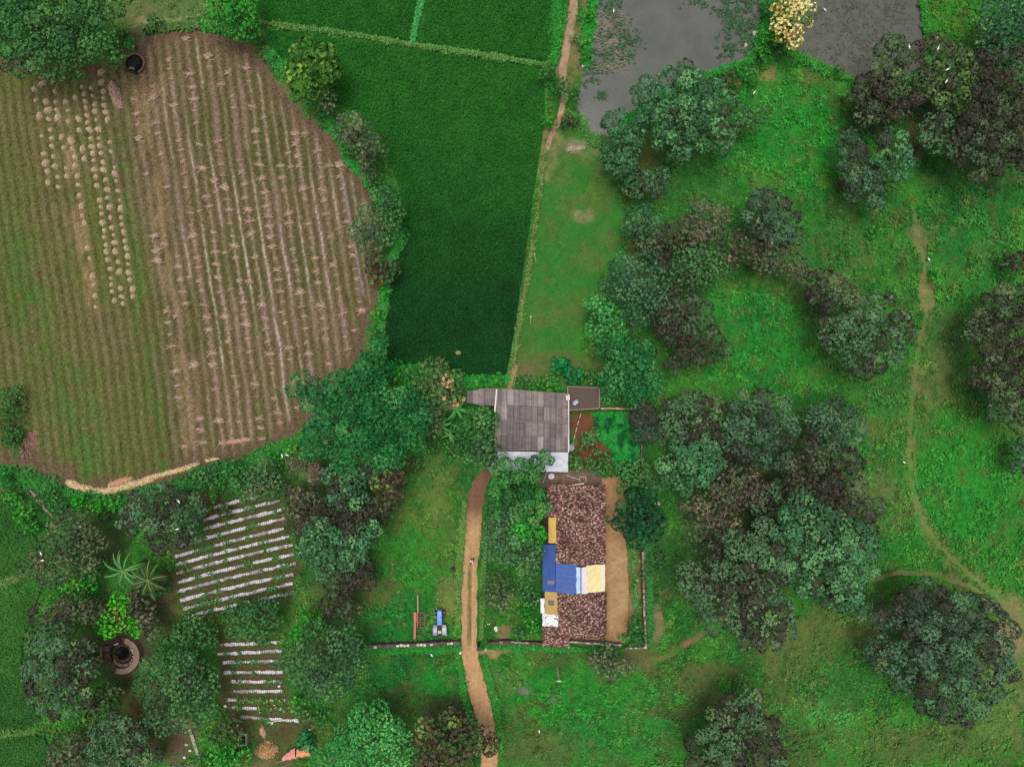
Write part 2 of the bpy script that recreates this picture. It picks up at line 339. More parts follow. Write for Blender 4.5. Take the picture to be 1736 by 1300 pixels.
 ('small_tree','small slate tree at the right edge south of the dark mangoes','slate',5.5,[(1738,765,18),(1730,788,14,-.6)]),
 ('shady_tree','bluish green fine leaved tree in the top right corner','blue',9,[(1705,28,30,-.3),(1732,20,30),(1692,58,26,-.6),(1724,62,32),(1700,85,20,-1.4),(1735,92,20,-.6),(1672,70,14,-2)]),
 ('mango_tree','green tipped mango at the lower rim of the algae covered pond','gtip',8.5,[(1515,80,18,-.4),(1535,98,20),(1500,115,16,-.8),(1532,125,22),(1552,148,22,-.1),(1520,152,20,-.4),(1495,155,16,-1),(1545,88,14,-.6)],'sage2'),
 ('mango_tree','dark slate mango left of the green tipped one below the algae pond','brown',7.6,[(1470,150,20,-.4),(1490,172,22,-.2),(1460,170,16,-1),(1510,190,20,-.4),(1470,195,16,-1),(1530,180,18,-.6)]),
 ('mango_tree','green tipped mango with egrets in its crown near the top right','gtip',9,[(1588,95,20,-.3),(1610,105,22),(1585,125,20,-.1),(1610,135,24),(1632,115,18,-.3),(1645,140,20,-.4),(1595,155,20,-.4),(1625,165,22,-.4),(1650,165,16,-.8)]),
 ('mango_tree','small green topped mango below the egret tree at the top right','mango',7.5,[(1588,205,18),(1575,225,18,-.4),(1605,225,20,-.2),(1580,245,14,-1),(1612,250,16,-.8)]),
 ('dark_tree','huge brown black tree mass at the right edge below the top corner','brown',10,[(1680,122,26),(1710,125,28),(1700,160,32),(1670,165,24,-.4),(1735,150,26),(1730,190,32),(1690,200,34),(1655,205,24,-.6),(1645,235,22,-1),(1680,240,30,-.2),(1720,235,30),(1665,268,24,-1),(1700,272,22,-.8),(1738,268,20,-.6),(1630,262,16,-2)]),
 ('mango_tree','sea green small mango below the dark slate one, right of the weedy slope','teal',7.5,[(1505,240,18),(1518,262,20,-.1),(1500,270,16,-.4),(1535,280,15,-.6),(1512,292,14,-.8)]),
 ('mango_tree','narrow slate mango trailing down beside the sea green small one','slate',7,[(1440,240,16,-.4),(1448,262,18,-.2),(1440,285,15,-.8),(1458,305,20),(1475,328,15,-.6),(1448,325,13,-1),(1485,345,10,-1.2)]),
 ('pond_tree','large blue green tree leaning over the lower shore of the grey pond','teal',9.2,[(1095,160,20,-.6),(1118,172,20,-.4),(1150,142,24),(1180,150,24),(1205,165,24,-.1),(1105,195,22,-.4),(1135,195,20,-.6),(1160,185,22,-.2),(1190,200,26),(1215,190,24),(1170,222,22,-.5),(1205,225,24,-.3),(1135,235,22,-.4),(1150,255,18,-1),(1225,240,16,-1)]),
 ('pond_tree','blue green tree on the left of the pond tree, ringed around a brown gap','teal',7.5,[(1045,210,18,-.4),(1062,232,20),(1048,255,20,-.2),(1035,270,14,-1),(1068,255,16,-.6),(1080,225,16,-.8),(1055,285,17,-.4),(1070,300,13,-1)]),
 ('pond_tree','lower grey green tree right of the large pond tree','soft',6.5,[(1258,198,20),(1276,210,16,-.4),(1240,210,16,-.6),(1285,196,12,-.8)]),
 ('dim_tree','dim grey tree just below the brown gap under the pond trees','slate',6,[(1085,312,18),(1108,318,16,-.3),(1068,322,12,-.8),(1120,298,12,-.8)]),
 ('round_tree','compact round sea green tree at the right edge of the lawn strip','blue',6.5,[(1085,372,20),(1104,380,17,-.2),(1072,385,15,-.5),(1094,392,16,-.6)]),
 ('small_tree','small dark brown tree touching the compact round sea green tree','brown',5.5,[(1108,408,16),(1128,400,15,-.2),(1090,412,12,-.6)]),
 ('twiggy_tree','sage coloured tree with whitish bare twigs in the middle thicket','sage',7,[(1165,392,20,-.2),(1192,378,20),(1215,372,18,-.1),(1180,408,18,-.6),(1150,405,14,-.8),(1205,400,18,-.6),(1190,352,13,-1)]),
 ('mango_tree','slate mango at the top right of the middle thicket','slate',8,[(1290,350,20,-.2),(1312,358,22),(1335,375,18,-.3),(1285,378,20,-.3),(1318,392,20,-.3),(1345,400,13,-1),(1298,335,13,-1)]),
 ('mango_tree','brown sage mango below the slate one in the middle thicket','sage',7.2,[(1270,425,20),(1295,438,22),(1322,445,20,-.1),(1250,410,16,-.6),(1345,455,18,-.3),(1310,418,16,-.4),(1362,468,10,-1),(1240,440,12,-1)]),
 ('soft_tree','dull green rounded tree at the centre of the middle thicket','soft',6.8,[(1165,450,22),(1190,440,22),(1212,458,18,-.3),(1178,470,20,-.3),(1150,468,14,-.8),(1215,430,12,-1)]),
 ('round_tree','big bluish round tree bulging over the lawn strip','blue',8.8,[(1060,462,24,-.1),(1088,458,26),(1108,480,22,-.2),(1048,485,20,-.5),(1078,492,28),(1102,510,20,-.6),(1076,522,20,-.8),(1084,540,14,-1.6)]),
 ('mango_tree','dark speckled mango right of the bluish round tree','brown',8,[(1130,532,20,-.2),(1158,528,22),(1185,542,20,-.1),(1145,560,22,-.2),(1175,568,24),(1202,575,18,-.3),(1160,592,20,-.6),(1190,602,16,-.8),(1122,556,15,-1),(1228,592,10,-2),(1142,618,12,-1.6)]),
 ('small_tree','little brown tree wedged between the bluish tree and the speckled mango','brown',5.8,[(1130,500,14),(1145,488,11,-.5),(1120,515,10,-.5)]),
 ('leafy_tree','fresh green fine leaved tree on the lawn side under the bluish tree','fluff',7,[(1015,520,16,-.3),(1030,535,20),(1020,555,20,-.2),(1040,560,18,-.3),(1012,575,14,-.8),(1005,512,11,-1)]),
 ('feathery_tree','feathery mid green tree above the fenced garden','feather',7.5,[(1048,600,22),(1080,605,22),(1062,628,24),(1095,632,20,-.3),(1045,645,20,-.5),(1078,655,22,-.3),(1105,655,14,-.8)]),
 ('mango_tree','lumpy green and slate mango left of the middle footpath','mango',9.5,[(1425,518,24),(1455,530,26),(1490,525,24,-.1),(1515,545,24,-.2),(1420,550,24,-.4),(1460,562,30),(1500,570,26),(1530,560,16,-.8),(1445,590,24,-.3),(1485,605,24,-.3),(1465,620,18,-.9),(1405,575,16,-1.4),(1512,598,16,-.8)]),
 ('mango_tree','dark brown mango attached above the lumpy green and slate one','brown',8,[(1392,478,18),(1412,490,20),(1385,500,15,-.5),(1432,498,14,-.6),(1400,515,15,-.8)]),
 ('flowering_tree','cream blossomed tree between the two ponds','cream',6.5,[(1330,22,22),(1352,32,22),(1338,50,20,-.2),(1360,18,16,-.3),(1345,70,13,-.8),(1322,42,13,-.5),(1330,0,16)]),
 ('garden_tree','small leafy tree in the bare soil beside the grey roof','garden',3.4,[(1001,742,12),(992,750,8,-.3),(1010,736,7,-.4)]),
 ('garden_tree','small shrub tree at the south end of the soil bed by the white porch','garden',3.2,[(980,784,12),(973,774,8,-.3),(989,790,7,-.4)]),
 ('garden_tree','pale green small tree at the corner between courtyard and fenced garden','garden',3.8,[(1012,782,14),(1025,792,12,-.3),(1022,775,10,-.3),(1008,795,9,-.5)]),
 ('yard_tree','small green tree in the walled corner at the end of the yard','garden',3.8,[(1075,1062,13),(1080,1080,14,-.2),(1070,1078,9,-.5)]),
 ('orchard_tree','teal bush tree at the bottom edge beside the small water tank','bright',4.5,[(382,1282,20),(402,1292,18,-.2),(365,1296,14,-.4),(415,1278,9,-.8)]),
 ('orchard_tree','yellow dotted climber bush left of the small water tank','spring',3.6,[(385,1235,15),(400,1245,12,-.3),(370,1245,11,-.4),(395,1225,9,-.5)]),
 ('mango_tree','low dark mango in the hollow centre of the large grove','slate',6,[(1318,832,18,-.3),(1335,858,20),(1308,880,18,-.3),(1290,862,15,-.6),(1300,905,14,-.8),(1345,840,14,-.6)]),  # fill trees from here on are added to darken gaps between crowns
 ('dark_tree','low dark tree between the teal clumped and slate mangoes','brown',5.5,[(1228,788,16),(1238,764,14,-.3),(1222,812,12,-.5)]),
 ('dark_tree','low brown tree between the twiggy sage tree and the lower left mango','brown',5.5,[(1215,922,18),(1240,945,16,-.3),(1195,925,14,-.5),(1222,948,12,-.6)]),
 ('small_tree','low dark tree in the gap above the bluish round tree','slate',4.5,[(1122,438,15),(1135,456,13,-.3),(1112,425,11,-.4)]),
]

def lobes_w(lobes, h):
    out = []
    for l in lobes:
        dz = l[3] if len(l) > 3 else 0; r0 = l[2] * S * (1.1 if l[0] < 1000 or h < 7 else 1.24)
        z = max(r0 * .55, h - r0 * .78 + dz); k = (D - z) / D
        x, y, _ = P(l[0], l[1], z); out.append((x, y, z, r0 * k))
    return out
# where crowns stand above the ground, in ground pixels: litter tone and painted shade darken it
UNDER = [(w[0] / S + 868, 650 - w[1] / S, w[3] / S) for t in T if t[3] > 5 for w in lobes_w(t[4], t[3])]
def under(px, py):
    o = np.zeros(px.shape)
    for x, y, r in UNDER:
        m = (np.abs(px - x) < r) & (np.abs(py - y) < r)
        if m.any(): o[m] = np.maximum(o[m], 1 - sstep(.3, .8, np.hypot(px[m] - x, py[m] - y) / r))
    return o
# ---------- the layout of the land, in photo pixels ----------
FIELD = [(-40,105),(60,100),(150,110),(230,90),(250,60),(330,48),(420,75),(450,110),(500,180),(560,235),(600,290),(640,340),(648,420),(640,500),(610,600),(580,650),(540,690),(500,735),(440,762),(330,795),(280,815),(200,832),(140,828),(90,800),(20,785),(-40,790)]
PADDY = [(448,50),(560,62),(700,82),(820,97),(922,118),(925,200),(905,330),(885,480),(868,590),(858,636),(800,645),(740,622),(660,622),(650,560),(662,480),(675,400),(680,330),(650,250),(600,190),(560,170),(500,120),(460,85)]
PADDYB = [(425,-40),(712,-40),(705,40),(697,74),(600,60),(500,47),(446,40),(432,10)]
PADDYC = [(722,-40),(958,-40),(955,30),(945,80),(925,108),(820,92),(712,76),(718,20)]
PADDYL = [(-40,835),(30,850),(60,900),(90,960),(70,1010),(45,1080),(40,1150),(75,1220),(40,1232),(-40,1240)]
PADDYM = [(-40,1246),(40,1240),(80,1245),(100,1290),(60,1340),(-40,1340)]
POND = [(1012,-40),(1290,-40),(1292,60),(1272,100),(1230,118),(1180,130),(1120,160),(1070,200),(1035,236),(1004,236),(985,205),(976,180),(984,150),(990,110),(1000,60),(1010,10)]
PONDB = [(1334,-40),(1556,-40),(1562,40),(1580,70),(1575,110),(1530,145),(1460,142),(1425,120),(1395,118),(1350,100),(1330,85),(1340,40)]
YARD = [(1014,812),(1046,806),(1060,822),(1062,860),(1060,900),(1062,935),(1066,1000),(1064,1060),(1063,1088),(1010,1088),(966,1084),(960,1060),(1000,1040),(1020,900)]
COURT = [(905,798),(1010,796),(1022,806),(1020,830),(930,830),(900,815)]
GARDENBED = [(966,700),(1006,700),(1010,740),(1040,760),(1035,800),(968,795)]
PLOT = [(340,850),(440,832),(478,850),(490,920),(510,1010),(440,1030),(340,1045),(300,1020),(290,930),(340,900)]
PLOTB = [(360,1085),(480,1075),(490,1170),(515,1230),(470,1290),(400,1240),(370,1200)]
LAWN = [(935,215),(1000,232),(1050,330),(1052,420),(1010,480),(985,560),(985,625),(875,648),(872,600),(888,480),(905,350),(922,250)]
TRACK = [(826,796),(810,828),(806,852),(802,900),(797,950),(796,1000),(796,1050),(795,1090),(800,1130),(812,1180),(824,1225),(829,1260),(830,1340)]
TRACKTOP = [(976,-40),(970,30),(958,90),(954,115),(958,165),(948,200),(932,235),(925,260)]
FOOT = [(1548,350),(1556,410),(1568,450),(1572,520),(1560,575),(1550,640),(1544,700),(1540,760),(1546,820),(1562,880),(1592,925),(1640,970),(1690,1010),(1725,1045),(1760,1080)]
FOOTB = [(1470,985),(1520,970),(1580,972),(1650,995),(1700,1035)]
FOOTC = [(1095,1125),(1130,1112),(1165,1090),(1210,1062)]
BUND_E = [(925,255),(915,330),(905,400),(895,470),(882,540),(872,600),(866,650)]

def ribbon_poly(line, w):
    line = np.asarray(line, float); d = np.gradient(line, axis=0); d /= np.hypot(d[:, 0], d[:, 1])[:, None]
    n = np.stack([-d[:, 1], d[:, 0]], 1); w = np.asarray(w, float).reshape(-1, 1) * np.ones((len(line), 1))
    return np.concatenate([line + n * w / 2, (line - n * w / 2)[::-1]])

# patches of own ground colour, and shade painted dark under the groves: (cx,cy,rx,ry,rot,colour,strength)
PATCH = [
 (1250,570,150,90,0,(30,118,42),.8),(1180,330,110,60,0,(52,105,44),.6),(1330,230,110,110,0,(34,124,40),.85),(1400,400,110,70,0,(40,104,42),.7),
 (1640,820,110,130,0,(38,128,42),.85),(1640,430,90,110,0,(36,112,44),.6),(1500,730,70,90,0,(44,112,42),.6),(1530,900,40,60,0,(38,118,40),.7),
 (1600,40,60,60,0,(52,118,32),.9),(1620,320,60,40,0,(44,104,44),.5),(1700,990,60,60,0,(44,128,44),.8),
 (1150,1010,50,60,0,(40,100,42),.6),(1480,660,60,40,0,(60,108,48),.5),(1500,850,50,60,0,(88,108,58),.7),
 (1400,1080,120,50,-.3,(88,98,50),.8),(1340,1110,60,60,0,(82,96,50),.7),(1430,1150,90,60,0,(42,100,42),.7),(1400,1235,100,50,.1,(62,136,58),.8),
 (1560,1260,180,50,0,(76,94,48),.85),(1700,1150,60,130,0,(98,108,62),.85),(1715,1060,40,50,0,(130,112,84),.8),(1680,1200,40,60,0,(70,118,48),.6),
 (1340,1270,80,60,0,(56,70,38),.8),(1130,1180,90,50,0,(46,112,44),.7),(1180,1150,70,25,-.3,(84,84,52),.8),(1170,1200,90,20,-.2,(74,66,46),.7),
 (960,1200,130,60,0,(36,122,40),.85),(880,1260,60,60,0,(66,86,44),.7),(1040,1260,120,60,0,(44,116,48),.7),(980,1110,100,22,0,(66,82,48),.6),
 (1080,1120,40,30,0,(92,82,58),.8),(884,1166,16,7,.4,(112,100,108),.8),(852,1143,24,5,.1,(96,88,88),.7),(945,1183,12,5,.1,(96,88,88),.7),(920,1190,14,7,0,(84,80,70),.5),(1050,1170,100,40,0,(42,120,42),.6),(930,1270,60,40,0,(84,84,50),.5),
 (730,880,50,100,.1,(70,110,44),.85),(700,950,60,60,0,(44,118,40),.8),(760,960,30,60,0,(74,112,50),.6),(740,850,25,50,0,(108,114,62),.5),
 (760,1020,30,40,0,(112,112,62),.75),(670,1050,70,50,0,(28,108,44),.85),(740,1080,40,20,0,(52,104,46),.6),(700,800,60,30,0,(40,98,44),.5),
 (700,1150,100,50,0,(26,96,40),.85),(720,1190,70,30,0,(44,74,36),.8),(750,1210,50,30,0,(74,70,48),.6),(760,1150,50,30,0,(30,122,42),.8),
 (280,18,100,24,0,(86,104,60),.95),(230,25,40,25,0,(98,94,64),.7),(290,40,60,8,-.05,(158,138,112),.7),
 (240,1200,40,60,.4,(86,56,46),.95),(290,1250,50,40,0,(98,76,64),.9),(200,1120,60,50,0,(70,54,46),.9),(290,1010,30,40,0,(92,72,56),.9),(350,1060,60,25,0,(72,60,46),.9),
 (180,900,60,50,0,(56,54,40),.85),(240,1060,60,60,0,(62,54,42),.85),(430,1245,50,25,0,(92,84,70),.9),(500,1240,60,50,0,(68,72,44),.8),(440,1290,60,18,0,(110,92,70),.7),
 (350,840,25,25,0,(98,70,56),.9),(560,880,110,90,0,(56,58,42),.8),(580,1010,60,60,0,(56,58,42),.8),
 (1010,240,30,25,0,(128,132,84),.6),(975,250,25,12,0,(140,128,100),.7),(990,370,30,14,0,(138,122,90),.6),(880,630,40,18,0,(106,96,66),.8),(950,620,60,24,0,(98,90,58),.6),
 (930,260,20,50,.1,(126,122,78),.7),(1090,260,40,36,0,(78,66,42),.8),(1120,420,70,50,0,(60,60,40),.7),(1130,500,60,60,0,(56,58,40),.7),
 (1050,960,40,70,0,(120,94,66),.5),(1079,1000,10,64,0,(140,112,84),1.0),(1110,1060,14,30,0,(132,104,84),.7),(1120,960,50,80,0,(48,78,42),.6),
 (1330,880,120,130,0,(52,60,38),.75),(1250,980,90,80,0,(48,62,38),.7),(1560,410,20,30,0,(112,98,70),.7),(1570,500,14,30,0,(124,108,78),.8),  # grove floor entries are shade put into the colour; path entries are dirt
 (1520,180,90,60,0,(54,62,42),.8),(1310,860,80,70,0,(44,46,34),.9),(1230,780,30,50,0,(44,48,34),.9),(560,870,80,80,0,(44,42,34),.8),(1680,220,90,90,0,(52,58,42),.8),(1545,240,14,30,0,(104,82,56),.8),(1380,130,40,20,0,(86,82,50),.6),(1300,130,12,16,.5,(138,108,78),.8),(1255,138,10,6,0,(150,116,84),.8),  # large dark entries paint shade between crowns; small brown ones are soil
 (640,1010,30,30,0,(86,78,48),.7),(1490,720,40,30,0,(92,92,52),.5),(1720,900,40,60,0,(40,110,44),.5),(1600,560,30,60,0,(72,104,56),.7),(1580,640,30,60,0,(96,108,62),.6),
 (30,820,60,30,0,(60,84,46),.8),(160,860,80,40,0,(42,78,42),.8),(40,700,50,70,0,(40,78,44),.8),(60,745,30,30,0,(120,96,84),.6),
 (995,20,14,70,0,(128,100,82),.8),(965,100,20,60,.1,(140,106,84),.6),(1000,175,20,30,.5,(134,104,84),.6),(230,78,24,30,0,(92,66,60),.9),
 (1035,735,40,40,0,(30,100,44),.6),(860,1075,14,14,0,(132,96,78),.8),(845,1100,30,8,-.3,(156,124,88),.8),(900,720,60,40,0,(60,50,40),.5),
]

def paint_ground(px, py):
    wx = px + (fbm(px / 30, py / 30, 91, 3) - .5) * 34; wy = py + (fbm(px / 30 + 40, py / 30, 95, 3) - .5) * 34
    n1 = fbm(px / 120, py / 120, 1, 3); n2 = fbm(px / 34, py / 34, 5, 4); n3 = fbm(px / 9, py / 9, 9, 3); n4 = vnoise(px / 2.6, py / 2.6, 13)
    c = mix(lin((36, 96, 36)), lin((56, 118, 44)), sstep(.3, .7, n2))
    c = mix(c, lin((88, 98, 52)), .55 * sstep(.55, .75, n1) * sstep(.35, .6, n3))
    w = poly_w(wx, wy, LAWN, 16)
    c = mix(c, mix(lin((74, 104, 46)), lin((50, 106, 40)), sstep(.3, .6, n2)), w * .95)
    for cx, cy, rx, ry, rot, col, st in PATCH:
        dx = wx - cx; dy = wy - cy; ca, sa = math.cos(rot), math.sin(rot)
        q = ((dx * ca + dy * sa) / rx) ** 2 + ((-dx * sa + dy * ca) / ry) ** 2
        near = q < 2.2
        if near.any():
            t = st * (1 - sstep(.35, 1.35, q + (n2 - .5) * 1.5 + (n3 - .5) * .7)) * np.clip(.45 + 1.2 * (n3 - .2), 0, 1.0)
            c = mix(c, lin(col), t)
    for poly, ca, cb in ((PLOT, (72, 66, 40), (64, 80, 36)), (PLOTB, (80, 70, 46), (66, 80, 40))):
        w = poly_w(wx, wy, poly, 8); c = mix(c, mix(lin(ca), lin(cb), sstep(.35, .65, n2 * .5 + n3 * .5)), w)
    w = poly_w(wx, wy, GARDENBED, 6); c = mix(c, mix(lin((122, 80, 60)), lin((92, 60, 44)), n3), w)
    c = mix(c, lin((86, 88, 50)), .35 * sstep(.56, .72, fbm(px / 17, py / 17, 17, 3)))
    u_ = under(px, py); c = mix(c, mix(lin((52, 62, 36)), lin((38, 58, 30)), n3), .5 * u_)  # ground darkened below crowns: litter tone plus shade painted in
    # brown margins of the harvested field
    d, _, _ = seg_dist(px, py, FIELD, True); c = mix(c, lin((98, 86, 64)), .6 * (1 - sstep(3, 16, d)) * sstep(.3, .6, n3))
    return c * (0.78 + .34 * n3 + .2 * n4)[:, None]

def axis(a, b, st, far):
    o = np.cumsum([1.5, 2, 3, 4, 4, 5, 6, 8, 8, 10, 12, 14, 16, 20, 26, 34, 50, 80, 120, 200])
    return np.concatenate([(a - o)[::-1], np.arange(a, b + st, st), b + .5 + o])
gx = axis(-76, 76, .26, 700); gy = axis(-58, 58, .26, 700)
X, Y = np.meshgrid(gx, gy); ny, nx = X.shape
px = X.ravel() / S + 868; py = 650 - Y.ravel() / S
idx = np.arange(nx * ny).reshape(ny, nx)
F = np.stack([idx[:-1, :-1].ravel(), idx[:-1, 1:].ravel(), idx[1:, 1:].ravel(), idx[1:, :-1].ravel()], 1)
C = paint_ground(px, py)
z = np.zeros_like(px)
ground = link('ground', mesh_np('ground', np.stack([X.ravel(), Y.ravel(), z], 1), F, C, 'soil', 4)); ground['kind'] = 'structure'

# ---------- the harvested field ----------
PER = 16.5
def row_u(px, py): return px - .135 * (py - 400) + 3 * np.sin(py / 130) + (fbm(px / 60, py / 60, 71, 2) - .5) * 5
def field_z(px, py):
    u = row_u(px, py) / PER
    e, _, _ = seg_dist(px, py, FIELD, True)
    return (.5 + .5 * np.cos(2 * np.pi * u)) * .07 * sstep(4, 18, e) + .06 * fbm(px / 3, py / 3, 75, 2) + .004
def field_c(px, py):
    u = row_u(px, py); kr = np.round(u / PER).astype(int); ph = .5 + .5 * np.cos(2 * np.pi * u / PER)
    n1 = fbm(px / 90, py / 90, 21, 3); n2 = fbm(px / 12, py / 22, 25, 3); n3 = vnoise(px / 2.4, py / 3, 29); nr = vnoise(np.round(u / PER) * 3.7, py / 90, 33)
    olive = mix(lin((94, 86, 56)), lin((82, 82, 46)), sstep(.35, .65, n1))
    soil = mix(lin((122, 104, 88)), lin((108, 92, 76)), n2)
    c = mix(olive, soil, np.clip(sstep(.45, .85, ph) * (.25 + .6 * nr) + .5 * sstep(.45, .7, nr) * sstep(240, 300, u), 0, 1))
    # left third keeps green weeds
    gl = (1 - sstep(120, 290, u)) * (.45 + .55 * sstep(.3, .6, n1)); c = mix(c, lin((82, 94, 42)), gl * .75)
    gs = np.exp(-((u - 30) / 35) ** 2) * np.exp(-((py - 500) / 120) ** 2) + .8 * np.exp(-((u - 225) / 14) ** 2) + np.exp(-((u - 90) / 40) ** 2) * sstep(560, 700, py)
    c = mix(c, lin((62, 100, 40)), np.clip(gs, 0, 1) * sstep(.35, .6, n2) * .7)
    # furrow floors and the residue lines
    fl = sstep(.12, .0, ph) if False else 1 - sstep(.0, .22, ph)
    c = mix(c, lin((70, 64, 44)), fl * .35 * (.4 + .9 * nr))
    th = np.abs(u / PER - np.round(u / PER) + (vnoise(px / 5, py / 5, 38) - .5) * .12); rl = (1 - sstep(.05, .13, th)) * np.where(kr % 2 == 1, 1.0, .5) * (.15 + .85 * sstep(.3, .6, vnoise(np.round(u / PER) * 5.3 + py / 160, py / 110, 43)))
    pal = sstep(280, 330, u) * (.3 + .5 * nr + .7 * np.exp(-((px - 430) / 90) ** 2 - ((py - 470) / 170) ** 2))
    c = mix(c, lin((172, 154, 144)), np.clip(rl * pal * (.35 + .65 * sstep(.25, .6, vnoise(px / 2.4, py / 4, 37))), 0, .9)); c = mix(c, lin((140, 126, 132)), .8 * (1 - sstep(1.2, 2.6, np.abs(seg_dist(px, py, [(574,262),(590,350),(606,440),(616,500)])[0]))))
    # dry tan strips
    tan = np.exp(-((u - 138) / 13) ** 2) * sstep(140, 260, py) * (1 - sstep(480, 560, py)) + np.exp(-((px - 250) / 45) ** 2 - ((py - 160) / 35) ** 2) + np.exp(-((u - 215 - 60) / 16) ** 2) * .7 * sstep(150, 240, py)
    c = mix(c, lin((134, 112, 84)), np.clip(tan, 0, 1) * sstep(.25, .6, n2) * .8)
    # border ploughed and brown
    e, _, _ = seg_dist(px, py, FIELD, True); b = 1 - sstep(6, 30, e + (n2 - .5) * 26)
    c = mix(c, mix(lin((106, 88, 70)), lin((84, 66, 54)), n2), b * .85)
    n5 = vnoise(px / 1.6 + 9, py / 1.6, 30); return c * (.58 + .26 * n2 + .42 * n3 + .30 * n5)[:, None]
sheet('harvested_field', FIELD, .17, field_c, field_z, .006, 'field_soil', amp=2.2, seed=41)

# ---------- the rice paddies ----------
def paddy_c(bright):
    def f(px, py):
        n1 = fbm(px / 110, py / 110, 31, 3); n2 = fbm(px / 18, py / 18, 35, 3); n3 = vnoise(px / 2, py / 2, 39)
        a = mix(lin((18, 58, 24)), lin((32, 86, 28)), sstep(.2, .8, .25 * n1 + .12 + bright + .55 * (1 - sstep(120, 600, py))))
        return a * (.62 + .5 * n2 + .3 * n3)[:, None]
    return f
Z0 = lambda px, py: np.zeros_like(px)
sheet('paddy_field', PADDY, .35, paddy_c(0), Z0, .012, 'soil', seed=51)
sheet('paddy_field', PADDYB, .35, paddy_c(.1), Z0, .012, 'soil', seed=52)
sheet('paddy_field', PADDYC, .35, paddy_c(.15), Z0, .012, 'soil', seed=53)
def pl(px, py): return paddy_c(.1)(px, py) * np.array([3.4, 1.8, 1.7])
sheet('paddy_field', PADDYL, .35, pl, Z0, .012, 'soil', seed=54)
sheet('paddy_field', PADDYM, .35, pl, Z0, .012, 'soil', seed=55)
sheet('pond_water', POND, .5, lambda a, b: np.full((len(a), 3), .1), Z0, .012, 'pond_water', seed=56)
sheet('pond_water', PONDB, .5, lambda a, b: np.full((len(a), 3), .1), Z0, .012, 'algae_water', seed=57)

# ---------- tracks and yards ----------
def track_c(px, py):
    n = fbm(px / 7, py / 14, 61, 3); n2 = vnoise(px / 2.2, py / 4, 62)
    d, qx, qy = seg_dist(px, py, TRACK)
    c = mix(lin((188, 152, 114)), lin((160, 124, 88)), n)
    c = mix(c, lin((104, 74, 60)), (1 - sstep(850, 905, py)) * .9)
    rut = 1 - sstep(1.6, 4.6, d + (n - .5) * 4)
    c = mix(c, lin((104, 100, 56)), rut * sstep(930, 975, py) * (1 - sstep(1075, 1110, py)) * .9)
    n4 = vnoise(px / 1.7 + py / 90, py / 45, 66); return c * (.74 + .2 * n + .16 * n2 + .2 * n4)[:, None]
sheet('dirt_track', ribbon_poly(TRACK, [16,28,25,26,28,27,26,26,29,31,30,29,32]), .2, track_c, lambda a, b: .03 * fbm(a / 6, b / 6, 3, 2), .02, 'earth', amp=1.7, seed=63)
def soilc(a, b, k=7, seed=64):
    return lambda px, py: mix(lin(a), lin(b), fbm(px / k, py / k, seed, 3)) * (.85 + .3 * vnoise(px / 2.3, py / 2.3, seed + 1))[:, None]
sheet('footpath', ribbon_poly(TRACKTOP, [16,15,13,12,9,9,8,5]), .2, soilc((174, 144, 120), (132, 104, 84)), Z0, .016, 'earth', amp=2, seed=65)
def foot_c(a, b, t=.55):
    def f(px, py):
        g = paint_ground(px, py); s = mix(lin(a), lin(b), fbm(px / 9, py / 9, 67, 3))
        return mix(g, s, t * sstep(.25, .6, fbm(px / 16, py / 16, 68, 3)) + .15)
    return f
sheet('footpath', ribbon_poly(FOOT, [9,15,22,24,21,26,27,22,23,28,33,35,35,34,34]), .25, foot_c((140, 126, 86), (96, 106, 56), .38), Z0, .016, 'earth', amp=2.6, seed=69)
sheet('footpath', ribbon_poly(FOOTB, [7,9,12,18,20]), .25, foot_c((138, 122, 88), (100, 102, 60), .5), Z0, .021, 'earth', amp=2.4, seed=70)
sheet('footpath', ribbon_poly(FOOTC, [16,16,13,10]), .25, foot_c((124, 100, 74), (96, 86, 58), .95), Z0, .016, 'earth', amp=2.4, seed=72)
sheet('yard', YARD, .25, soilc((176, 142, 104), (146, 114, 78), 12, 74), Z0, .012, 'earth', amp=1.0, seed=75)
sheet('courtyard', COURT, .2, soilc((124, 104, 92), (96, 80, 72), 9, 77), Z0, .020, 'cement', amp=.6, seed=78)

# raised earth banks between the fields
def bank(name, line, w, h, ca, cb, seed):
    line = np.asarray(line, float); pts = []
    for i in range(len(line) - 1):
        n = max(2, int(np.hypot(*(line[i + 1] - line[i])) / 3))
        pts += [line[i] + (line[i + 1] - line[i]) * k / n for k in range(n)]
    pts = np.array(pts); d = np.gradient(pts, axis=0); d /= np.hypot(d[:, 0], d[:, 1])[:, None]; nn = np.stack([-d[:, 1], d[:, 0]], 1)
    pr = [(-1, -.01), (-.7, .45), (-.3, .95), (.1, 1), (.45, .8), (.8, .35), (1, -.01)]; V = []; C = []
    for i, (p, q) in enumerate(zip(pts, nn)):
        ww = w * (.75 + .6 * vnoise(np.array([i / 5.]), np.array([seed * 3.]), seed)[0]) / 2; hh = h * (.7 + .6 * random.random())
        off = (vnoise(np.array([i / 8.]), np.array([7.]), seed + 4)[0] - .5) * w * .5
        for a, b in pr:
            x, y = p + q * (a * ww + off); V.append(((x - 868) * S, (650 - y) * S, .012 + max(-.02, b * hh))); C.append((x, y))
    C = np.array(C); k = len(pr); n = len(pts); i = np.arange(n - 1)[:, None] * k + np.arange(k - 1)[None]; i = i.ravel()
    F = np.stack([i, i + k, i + k + 1, i + 1], 1)
    col = mix(lin(ca), lin(cb), sstep(.35, .65, fbm(C[:, 0] / 7, C[:, 1] / 7, seed, 3))) * (.8 + .4 * vnoise(C[:, 0] / 2, C[:, 1] / 2, seed + 1))[:, None]
    o = link(name, mesh_np(name, V, F, col, 'soil', 4)); o['kind'] = 'structure'
